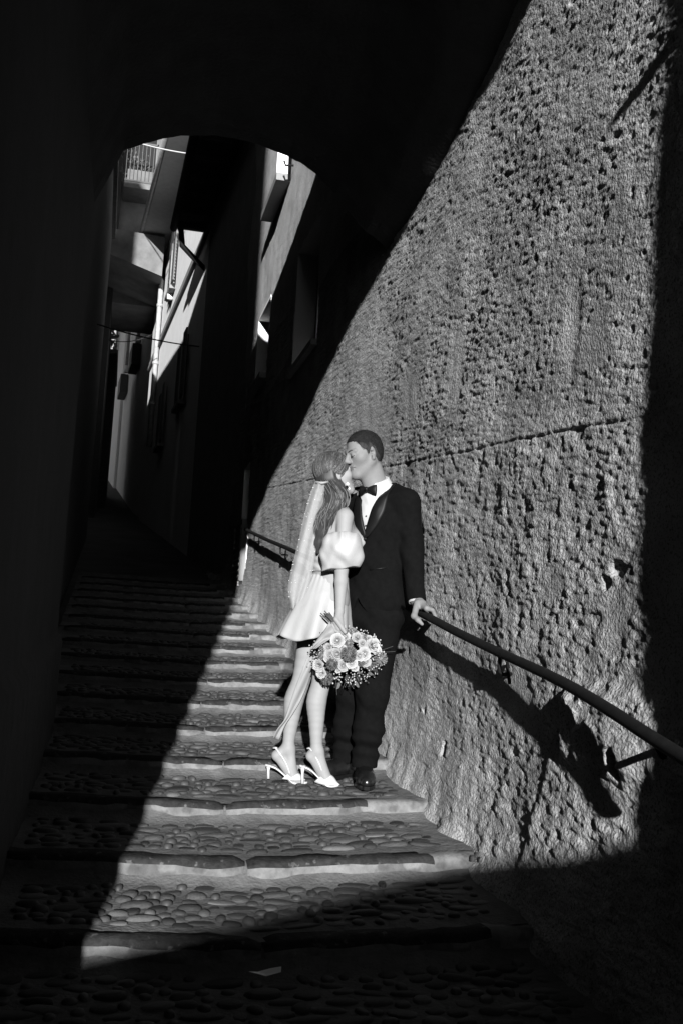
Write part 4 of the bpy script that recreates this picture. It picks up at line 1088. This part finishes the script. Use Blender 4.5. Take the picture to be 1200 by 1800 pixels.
# right hand round the stems, fingers hanging past the handle
HA, HBq = W(572, 1079, -.075), W(606, 1128, -.085)                 # bouquet handle: stem ends to flowers
ha = unit(HBq - HA); hc = W(594, 1103, -.085)
hs = unit(np.cross(ha, -E2)); hs = hs if hs @ E1 > 0 else -hs
kb = WR + unit(hc - WR)*.055
for i in range(4):
    o_ = ha*(.030 - .019*i); k0 = kb*.55 + hc*.45 + o_ - E2*.024 + hs*.004 - UP*.004; k1 = hc + o_*1.1 - E2*.026 + hs*.020 - UP*.008; k2 = hc + o_*1.1 + E2*.004 + hs*.028 - UP*.014; k3 = hc + o_*1.1 + E2*.022 + hs*.008 - UP*.010
    Bw.chain([k0, k1, k2, k3], [.0098, .0088, .0080, .0066], .004); Bw.cone(WR + unit(hc - WR)*.012, k0, .0165, .0110, .012)
Bw.chain([WR + unit(hc-WR)*.02 + hs*-.010, hc - ha*.018 - hs*.020 + UP*.012, hc - hs*.024 + ha*.002 - E2*.012, hc - hs*.012 + ha*.020 - E2*.022], [.014, .0115, .0098, .0078], .008)
hl_ = WLw - UP*.05
for i in range(4):
    s_ = WLw - UP*.075 + E1*(.02 - .013*i); Bw.chain([WLw - UP*.015, s_, s_ - UP*.03 + E2*.006, s_ - UP*.052 + E2*.016], [.016, .0095, .0085, .007], .006)
Bw.chain([WLw - UP*.01, WLw - UP*.04 + E1*.03, WLw - UP*.065 + E1*.035], [.013, .010, .008], .008)
Bw.grid()
wb = wp(link('body', Bw.mesh('body'), None, M['skin_woman'])); wb.data.materials.append(M['lip'])
co = np.zeros(len(wb.data.vertices)*3, np.float32); wb.data.vertices.foreach_get('co', co); paint_lips(wb.data, co.reshape(-1, 3), WC, wl, wf, wu_, .93)
for g in (-1, 1):
    wp(MB().tube([WP(.014*g, .0975, .022), WP(.030*g, .0905, .0285), WP(.048*g, .076, .024)], [.0022, .0030, .0015], 6).build('eyebrow', M['brow'], None, True))
    wp(MB().tube([WP(.017*g, .0895, -.0025), WP(.031*g, .0945, -.0065), WP(.045*g, .083, -.002)], [.0014, .0026, .0014], 6).build('eyelash', M['brow'], None, True))
# hair: smooth cap to a low tie, then long waves over the shoulder blade
Hw = Field(.0042); Aw = [wl, wf, wu_]; sC = .93
Hw.ell(WC + sC*(wf*-.017 + wu_*.032), Aw, np.array([.088, .108, .098])*sC, .03); Hw.ell(WC + sC*(wf*-.040 + wu_*-.020), Aw, np.array([.074, .066, .070])*sC, .03)
hp_ = [W(578, 846, .06), W(590, 866, .035), W(590, 888, .02), W(578, 912, .02), W(568, 934, .03), W(561, 954, .04), W(558, 972, .045)]
hr_ = [.048, .056, .056, .046, .034, .022, .008]
Hw.chain(hp_, hr_, .03); Hw.grid()
def whair(x, y, z):
    a = ((x-WC[0])*wl[0] + (y-WC[1])*wl[1] + (z-WC[2])*wl[2])/sC; f = ((x-WC[0])*wf[0] + (y-WC[1])*wf[1] + (z-WC[2])*wf[2])/sC; u = ((x-WC[0])*wu_[0] + (y-WC[1])*wu_[1] + (z-WC[2])*wu_[2])/sC
    lim = np.interp(u, [-.2, -.08, -.05, -.02, .02, .05, .08, .12], [.04, .012, .012, .028, .040, .052, .070, .10])
    return np.where(u > -.10, f - lim, -1) * .7
Hw.clip(whair)
Hw.f = Hw.f + (.002*np.sin(220*(Hw.coords()[0]*.6 + Hw.coords()[1]*.7) + 40*Hw.coords()[2])).astype(np.float32)
hair = wp(link('hair', Hw.mesh('hair'), None, M['hair_long']))
rg = np.random.default_rng(3)
cap = WC + sC*(wf*-.017 + wu_*.032); cr = np.array([.088, .108, .098])*sC + .0015
S1, S2 = MB(), MB(); path = spline(hp_, 40); prad = np.interp(np.linspace(0, 1, 40), np.linspace(0, 1, len(hr_)), hr_)
tie_p = W(573, 848, .03); et = tie_p - cap; et = np.array([et @ wl / cr[0], et @ wf / cr[1], et @ wu_ / cr[2]]); et /= np.linalg.norm(et)
for k in range(900):
    # from the parting and the front hairline, down over the side and back, gathered at the tie
    w_ = rg.random(); ff = rg.uniform(-.45, .80)
    st_ = np.array([.10 - (.85 if ff > .55 else .15)*w_, ff, .75 - (.55*w_ if ff > .55 else 0)]) if k % 7 else np.array([rg.uniform(-.3, .9), rg.uniform(-.2, .6), .8])
    st_ /= np.linalg.norm(st_)
    en_ = et + rg.normal(size=3)*np.array([.2, .12, .22]); en_ /= np.linalg.norm(en_)
    om = math.acos(np.clip(st_ @ en_, -1, 1)); P_ = []; lift = 1 + rg.uniform(0, .015)
    for t in np.linspace(0, 1, 12):
        v = (math.sin((1-t)*om)*st_ + math.sin(t*om)*en_)/math.sin(om); v = v/np.linalg.norm(v)*lift; P_.append(cap + wl*v[0]*cr[0] + wf*v[1]*cr[1] + wu_*v[2]*cr[2])
    (S2 if math.sin(19*ff + 5*w_) + rg.normal()*.5 > .75 else S1).tube(P_, [.0008] + [rg.uniform(.0009, .0017)]*10 + [.0012], 4)  # paler strands fall in bands that paint in the hair's highlight
for k in range(420):
    an = rg.uniform(0, 2*math.pi); rr = rg.uniform(.72, 1.06) if k % 4 else rg.uniform(1.0, 1.3); ph = rg.uniform(0, 6.28); wv = rg.uniform(.005, .015); i0 = rg.integers(0, 5) if k % 3 else 0; i1 = rg.integers(28, 40); P_ = []
    for i in range(i0, i1):
        t = i/39; a2 = an + .9*t + .25*math.sin(5*t + ph)
        c = path[i] + (E1*math.cos(a2) + E2*math.sin(a2)) * (prad[i]*rr + .002) + E1*wv*math.sin(13*t + ph*.4 + an) * min(1, t*2.5)
        P_.append(c)
    r0 = rg.uniform(.0012, .0026); rs = [r0*min(1, (len(P_)-1-i)/6 + .15) for i in range(len(P_))]
    (S1 if rg.random() < .5 else S2).tube(P_, rs, 5)
tag(S1.build('hair_strands', M['hair_long'], hair, True), kind='stuff'); tag(S2.build('fair_hair_strands', M['hair_light'], hair, True), kind='stuff')
for (px, py, r_) in ((610.5, 851, .0085), (613.5, 859, .006)): wp(MB().ball(W(px, py, .015), r_, 10, 7).build('earring', M['pearl'], None, True))
# veil from a comb at the tie
L_ = spline([(554, 846), (545, 870), (535, 905), (526, 945), (516, 985), (509, 1015), (506, 1040), (512, 1066)], 44); R_ = spline([(578, 847), (577, 866), (571, 890), (564, 920), (558, 950), (552, 990), (546, 1020), (539, 1045), (527, 1069)], 44)
vv_, vf_ = [], []; nc_ = 22
for i in range(44):
    for j in range(nc_):
        s_ = j/(nc_-1); q = L_[i]*(1-s_) + R_[i]*s_; t = i/43
        d = .02 + .05*t + (.004 + .010*t)*math.cos(s_*math.pi*2*1.3 + t*2) + .003*math.sin(s_*15 + t*5) - .035*math.sin(s_*math.pi)
        vv_.append(W(q[0], q[1] + (4*math.sin(s_*9) if i == 43 else 0), d))
vf_ = [(i*nc_+j, i*nc_+j+1, (i+1)*nc_+j+1, (i+1)*nc_+j) for i in range(43) for j in range(nc_-1)]
veil = wp(link('veil', mesh_np('veil', vv_, vf_), None, M['veil']))
m = MB()
for k in range(55):
    i = rg.integers(1, 42); j = rg.integers(0, nc_) if rg.random() < .5 else rg.choice([0, 1, nc_-2, nc_-1]); m.ball(vv_[i*nc_+j] - E2*.003, .0018, 5, 4)
tag(m.build('veil_beads', M['pearl'], veil, True), kind='stuff')
MB().tube([W(555, 847, .0), W(566, 849, -.03), W(577, 847, -.01)], .006, 8).build('comb', M['veil'], veil, True)
# dress: skirt
skv, skf = [], []; na_ = 120; rows = 30
for i in range(rows):
    t = i/(rows-1)
    for k in range(na_):
        ph = 2*math.pi*k/na_; c, s_ = math.cos(ph), math.sin(ph)
        py = 1008 + t*(111 + 4*math.sin(ph*3 + 1) + 3*math.sin(ph*5)) + (t**2)*(4*(1-abs(c)) - 5*max(c, 0))
        cx = np.interp(py, [1008, 1030, 1060, 1090, 1120], [577, 572.5, 566.5, 559, 552.5]); hw = np.interp(py, [1008, 1030, 1060, 1090, 1120], [34, 40, 49, 58, 66])
        hd_ = np.interp(t, [0, .3, 1], [.095, .140, .195]); fold = 1 + .030*math.sin(26*ph)*math.exp(-t*7) + t**1.3 * (.075*math.sin(7*ph + .6) + .035*math.sin(12*ph + 2)) * (1 if c < .55 else .4)
        skv.append(W(cx + hw*c*fold, py, .13 + hd_*s_*fold))
for i in range(rows-1):
    for k in range(na_): a_ = i*na_+k; b_ = i*na_+(k+1) % na_; skf.append((a_, a_+na_, b_+na_, b_))
skirt = wp(link('skirt', mesh_np('skirt', skv, skf), None, M['dress'])); so = skirt.modifiers.new('thick', 'SOLIDIFY'); so.thickness = .004; so.offset = -1
# bodice, bust drape and puffed sleeves
zt_, zb_ = W(580, 938, .1)[2], W(580, 1006, .1)[2]
Bo = Field(.0042); Bo.ell(W(590, 940, .115), [rw, fw, UP], (.140, .095, .13), .05); Bo.ell(W(577, 1003, .125), [rw, fw, UP], (.120, .092, .13), .05)
for g in (-1, 1): Bo.ball(W(592, 950, .115) + fw*.078 + rw*.06*g, .060, .04)
Bo.grid(); Bo.f = Bo.f + (.0028*np.sin(150*Bo.coords()[2] + 5*np.sin(30*Bo.coords()[0]))).astype(np.float32)
Bo.clip(lambda x, y, z: z - zt_ - .006*np.sin(40*x)); Bo.clip(lambda x, y, z: zb_ - z)
wp(link('bodice', Bo.mesh('bodice'), None, M['dress']))
def sleeve(c, tail, sgn, top):
    Sv = Field(.0042); Sv.ell(c, [E1, E2, UP], (.104, .088, .092), .03)
    Sv.cone(c - E1*.045*sgn - UP*.035, tail, .066, .020, .04); Sv.cone(c + E1*.055*sgn - UP*.045, c + E1*.0*sgn - UP*.075, .05, .055, .03)
    Sv.cone(c - E1*.03*sgn + UP*.04, c + E1*.045*sgn + UP*.045, .055, .05, .04); Sv.grid()
    def fo(x, y, z):
        u = (x-c[0])*E1[0] + (y-c[1])*E1[1]; w = z - c[2]
        return .0045*np.sin(46*u + 30*w + 2*np.sin(22*w)) * np.clip(.35 + np.abs(w)*6, 0, 1) + .0026*np.sin(80*u - 26*w + 1) + .0030*noise3(x, y, z, 30, 4) + .0025*np.sin(170*u)*np.clip((w-.02)*14, 0, 1)
    Sv.f = Sv.f + fo(*Sv.coords()).astype(np.float32)
    Sv.clip(lambda x, y, z: z - top - .003*np.sin(70*x + 30*y))
    bot = c[2] - .105
    Sv.clip(lambda x, y, z: (c[2] - .096 + .16*((x-c[0])*E1[0] + (y-c[1])*E1[1]) + .004*np.sin(60*x)) - z)
    return wp(link('sleeve', Sv.mesh('sleeve'), None, M['dress']))
sleeve(W(602, 967, -.045), W(571, 1012, -.055), 1, W(600, 935, -.05)[2])
Sl2 = Field(.0045); Sl2.ell(W(624, 949, .225), [E1, E2, UP], (.045, .10, .062), .03); Sl2.ell(W(585, 950, .26), [E1, E2, UP], (.09, .075, .075), .03); Sl2.grid()
Sl2.f = Sl2.f + (.004*noise3(*Sl2.coords(), 45, 2)).astype(np.float32); wp(link('sleeve', Sl2.mesh('sleeve'), None, M['dress']))
wp(MB().tube([W(544 + 70*s_, 1008.5 + 1.2*math.sin(s_*9), .13 - .095*math.sin(math.pi*s_)) for s_ in np.linspace(0, 1, 12)], .004, 6).build('waist_seam', M['hair_long'], None, True))
# slingback pumps
for (h_, b_, t_, d) in FEET:
    ctr = lambda px_, py_: W(px_, py_, d)
    top = h_ - E1*.052 - UP*.048                                      # back end of the insole, over the heel
    line = spline([top, top*.62 + b_*.38 + UP*.008, b_*.8 + top*.2 - UP*.012, b_ - UP*.022, t_ - UP*.008 - E1*.03, t_ - UP*.003 + E1*.004], 22)
    wdt = np.interp(np.linspace(0, 1, 22), [0, .2, .45, .65, .85, 1], [.021, .026, .027, .036, .026, .004])
    m = MB(); V = []
    for i in range(22):
        for (sx, uz) in ((-1, .003), (-.6, .0065), (.6, .0065), (1, .003), (.8, -.003), (-.8, -.003)): V.append(line[i] + E2*sx*wdt[i] + UP*uz)
    m.add(V, [(i*6+k, i*6+(k+1) % 6, (i+1)*6+(k+1) % 6, (i+1)*6+k) for i in range(21) for k in range(6)] + [tuple(range(6))[::-1], tuple(range(126, 132))])
    sh = wp(m.build('shoe', M['pump'], None, True))
    U = Field(.0032); U.cone(b_ - E1*.048 + UP*.012, b_ + E1*.010 - UP*.004, .0265, .0325, .02); U.cone(b_ + E1*.010 - UP*.006, t_ + E1*.004, .031, .0065, .02)
    U.grid(); U.clip(lambda x, y, z: floor_z(b_[1]) + .001 - z)
    U.clip(lambda x, y, z: -((x-b_[0])*E1[0] + (y-b_[1])*E1[1]) - .064 + 1.0*np.clip(z - b_[2] + .01, -.02, 1))
    link('toe_box', U.mesh('toe_box'), sh, M['pump'])
    hb = top + E1*.014; hbot = np.array([hb[0], hb[1], floor_z(hb[1]) - .004]) + E1*.004
    MB().tube([hb + UP*.002, hb*.6 + hbot*.4, hbot], [.013, .0070, .0075], 10).build('heel', M['pump'], sh, True)
    for g in (-1, 1):
        MB().tube(spline([b_ + E2*g*.024 - E1*.012 + UP*.008, h_*.45 + b_*.55 + E2*g*.027 + UP*.030, h_ + E2*g*.023 + UP*.036 + E1*.002, h_ + UP*.040 - E1*.021], 12), .0036, 6).build('strap', M['pump'], sh, True)

# ================================================================== THE BOUQUET she holds
bq = empty('bouquet', tuple(HBq)); tag(bq, 'round bouquet of pale roses and grey pincushion flowers hanging from her hand', 'bouquet'); binv = Matrix.Translation(Vector(HBq)).inverted()
def bp_(c): c.parent = bq; c.matrix_parent_inverse = binv; return c
M['petal'] = mat('white_petal', .30, .7, .10, 40, spec=.15); M['petal_cream'] = mat('cream_petal', .24, .7, .12, 40, spec=.15)
M['grey_flower'] = mat('grey_flower', .085, .8, .3, 60); M['mid_flower'] = mat('mid_flower', .15, .8, .3, 60); M['stem'] = mat('stem', .05, .7, .3, 40); M['dleaf'] = mat('dark_leaf', .022, .6, .4, 40)
M['ribbon'] = mat('silk_ribbon', .18, .6, .05, 20, (1, 1, .3), bump=.002, bscale=40, spec=.3)
def rose_mesh(name, seed, n=26, openn=1.0, m_='petal'):
    rg_ = np.random.default_rng(seed); m = MB(); m.ball((0, 0, .05), (.20, .20, .30), 8, 6)
    for i in range(n):
        t = i/(n-1); an = i*2.399 + rg_.uniform(-.2, .2); r0 = .05 + .55*t*openn; hgt = .95 - .45*t; wd = .34 + .40*t; V = []
        for a in range(5):
            u = a/4*2 - 1
            for b in range(5):
                v = b/4; rr = r0*(.35 + .75*v) + .14*t*v*v*openn + .05*u*u*v; aa = an + u*wd*(.5 + .8*math.sin(math.pi*min(v*.75 + .18, 1)))/(max(r0, .16) + .25)
                z = hgt*(v**.9)*(.75 + .2*(1-u*u)) - .10*max(0, v - .8)*t*3 + rg_.uniform(-.015, .015)
                V.append((rr*math.cos(aa), rr*math.sin(aa), z - .35))
        m.add(V, [(a*5+b, a*5+b+1, (a+1)*5+b+1, (a+1)*5+b) for a in range(4) for b in range(4)])
    me = m.mesh(name, True); me.materials.append(M[m_]); return me
def pom_mesh(name, seed, n=260, m_='grey_flower', core=.62):
    rg_ = np.random.default_rng(seed); m = MB(); m.ball((0,0,0), core, 10, 7)
    for i in range(n):
        v = rg_.normal(size=3); v[2] = abs(v[2])*.9 - .15; v /= np.linalg.norm(v); w_ = np.cross(v, rg_.normal(size=3)); w_ /= np.linalg.norm(w_); L = rg_.uniform(.88, 1.06)
        m.add([v*core*.9 + w_*.035, v*core*.9 - w_*.035, v*L - w_*.05, v*L*1.03, v*L + w_*.05], [(0, 1, 2, 3, 4)])
    me = m.mesh(name, True); me.materials.append(M[m_]); return me
ROSE = [rose_mesh('rose', 1), rose_mesh('rose', 2, 22, 1.2), rose_mesh('rose', 3, 24, 1.1, 'petal_cream'), rose_mesh('ranunculus', 4, 38, .85)]
POM = [pom_mesh('scabious', 5), pom_mesh('scabious', 6, 200, 'mid_flower', .5), pom_mesh('scabious', 7, 240, 'grey_flower', .55)]
BC = W(608, 1150, -.02)
def put(me, px, py, d, rpx, tilt=.5, name=None):
    p = W(px, py, d); o = bpy.data.objects.new(name or me.name.split('.')[0], me); COL.objects.link(o); out = unit((p - BC)*np.array([1, 1, 1])*tilt - E2*.12)
    o.matrix_world = Matrix.Translation(Vector(p)) @ Vector(out).to_track_quat('Z', 'Y').to_matrix().to_4x4() @ Matrix.Rotation(random.uniform(0, 6), 4, 'Z') @ Matrix.Scale(rpx*.00293*(1.18 if 'r' == me.name[0] else 1.0), 4)
    return bp_(o)
put(ROSE[3], 593, 1126, -.125, 16, .3); put(POM[0], 613, 1149, -.15, 13.5, .2); put(POM[2], 584, 1167, -.13, 10.5); put(POM[1], 667, 1158, -.06, 13)
for (px, py, d, r_, k) in ((654, 1132, -.07, 13, 1), (642, 1151, -.10, 12, 0), (561, 1171, -.10, 13, 1), (592, 1151, -.115, 13, 2), (605, 1170, -.11, 10, 2), (624, 1173, -.10, 10, 0), (581, 1150, -.11, 11, 2), (566, 1183, -.08, 11, 0), (634, 1134, -.09, 11, 2), (606, 1158, -.10, 9, 1), (627, 1121, -.07, 10, 2), (573, 1160, -.10, 9, 0), (600, 1141, -.115, 9, 0), (633, 1150, -.11, 10, 0), (617, 1166, -.12, 9, 1), (578, 1138, -.10, 9, 2), (648, 1122, -.05, 9, 0), (596, 1178, -.09, 9, 0), (640, 1163, -.08, 9, 2), (663, 1143, -.05, 9, 0), (606, 1118, -.09, 10, 0)): put(ROSE[k], px + random.uniform(-3, 3), py + random.uniform(-3, 3), d, r_*random.uniform(.75, 1.2), random.uniform(.3, .8))
for (px, py, d, r_, k) in ((637, 1124, -.05, 10, 1), (619, 1112, -.04, 9, 1), (570, 1136, -.08, 9, 1), (574, 1192, -.05, 12, 2), (567, 1152, -.07, 8, 1), (645, 1142, -.06, 8, 1), (650, 1170, -.05, 9, 2), (634, 1164, -.08, 8, 0), (612, 1130, -.09, 9, 1)): put(POM[k], px, py, d, r_)
sm = MB()
for k in range(380):
    an = rg.uniform(0, 6.28); rr = rg.uniform(.3, 1.08)**.6; p = W(610 + 60*rr*math.cos(an), 1152 + 44*rr*math.sin(an) + 4*math.cos(an), -.02 + rg.uniform(-.085, .10)); s_ = rg.uniform(.0022, .0048)
    sm.ball(p, s_, 5, 4)
for k in range(150):
    an = rg.uniform(0, 6.28); rr = rg.uniform(.92, 1.16); p = W(609 + 60*rr*math.cos(an), 1152 + 46*rr*math.sin(an), -.02 + rg.uniform(-.07, .06)); sm.ball(p, rg.uniform(.0025, .0055), 5, 4)
tag(bp_(sm.build('baby_breath', M['petal'], None, True)), kind='stuff')
lm, tm = MB(), MB()
for k in range(110):
    an = rg.uniform(0, 6.28); rr = rg.uniform(.25, 1.0)**.6; p = W(608 + 56*rr*math.cos(an), 1156 + 46*rr*math.sin(an), .02 + rg.uniform(-.06, .07)); u = unit((p - BC)*1.5 + rg.normal(size=3)*.05 - UP*.02); w_ = unit(np.cross(u, rg.normal(size=3))); L = rg.uniform(.03, .06); n_ = np.cross(u, w_)*.15
    bl = bp_(MB().add([p, p + u*L*.35 + w_*L*.28 + n_*L, p + u*L*.75 + w_*L*.2 + n_*L, p + u*L, p + u*L*.75 - w_*L*.2 + n_*L, p + u*L*.35 - w_*L*.28 + n_*L, p + u*L*.5], [(0, 1, 6), (1, 2, 6), (2, 3, 6), (3, 4, 6), (4, 5, 6), (5, 0, 6)]).build('leaf', M['dleaf'] if rg.random() < .7 else M['grey_flower']))
for k in range(26):
    an = rg.uniform(0, 6.28); p = W(608 + 50*math.cos(an), 1156 + 40*math.sin(an), rg.uniform(-.08, .05)); u = unit((p - BC) + rg.normal(size=3)*.04 - UP*.03); L = rg.uniform(.03, .06); tm.tube([p, p + u*L*.6 + rg.normal(size=3)*.004, p + u*L], .0009, 4); tm.ball(p + u*L, .003, 5, 4)
for (a_, b_) in (((650, 1150), (690, 1136)), ((655, 1148), (694, 1145)), ((590, 1190), (592, 1222)), ((610, 1190), (602, 1210)), ((560, 1160), (546, 1176))): tm.tube([W(*a_, -.03), W(*b_, -.03)], .0010, 4)
tag(bp_(tm.build('sprigs', M['stem'], None)), kind='stuff')
st = MB()
for k in range(16):
    o_ = hs*rg.uniform(-.014, .014) - E2*rg.uniform(-.014, .014); st_ = HA + o_*1.5 + ha*rg.uniform(-.02, .025); bp_(MB().tube([HBq + o_*.8, hc + o_*.7, st_], .0030, 6).build('stem', M['stem'], None, True))
bp_(MB().tube([hc - ha*.035, hc + ha*.045], [.018, .020], 12).build('ribbon_wrap', M['ribbon'], None, True))
def sheet(name, Lp, Rp, dl, dr, n=26, nc=9, wob=.006, m_='ribbon'):
    Lq, Rq = spline(Lp, n), spline(Rp, n); V = []
    for i in range(n):
        for j in range(nc):
            s_ = j/(nc-1); t = i/(n-1); q = Lq[i]*(1-s_) + Rq[i]*s_; V.append(W(q[0], q[1], dl*(1-s_) + dr*s_ + wob*math.sin(7*s_ + 5*t) + wob*.6*math.sin(13*t + 3*s_)))
    o = bp_(link(name, mesh_np(name, V, [(i*nc+j, i*nc+j+1, (i+1)*nc+j+1, (i+1)*nc+j) for i in range(n-1) for j in range(nc-1)]), None, M[m_])); so = o.modifiers.new('thick', 'SOLIDIFY'); so.thickness = .0015
    return o
sheet('ribbon_tail', [(579, 1092), (570, 1108), (556, 1126), (546, 1142)], [(590, 1112), (582, 1122), (570, 1130), (556, 1140)], -.105, -.115)
sheet('ribbon_tail', [(545, 1140), (536, 1165), (520, 1205), (508, 1240), (499, 1266), (487, 1282), (480, 1297)], [(554, 1146), (551, 1170), (541, 1202), (528, 1232), (514, 1256), (502, 1274), (491, 1300)], .075, .095)
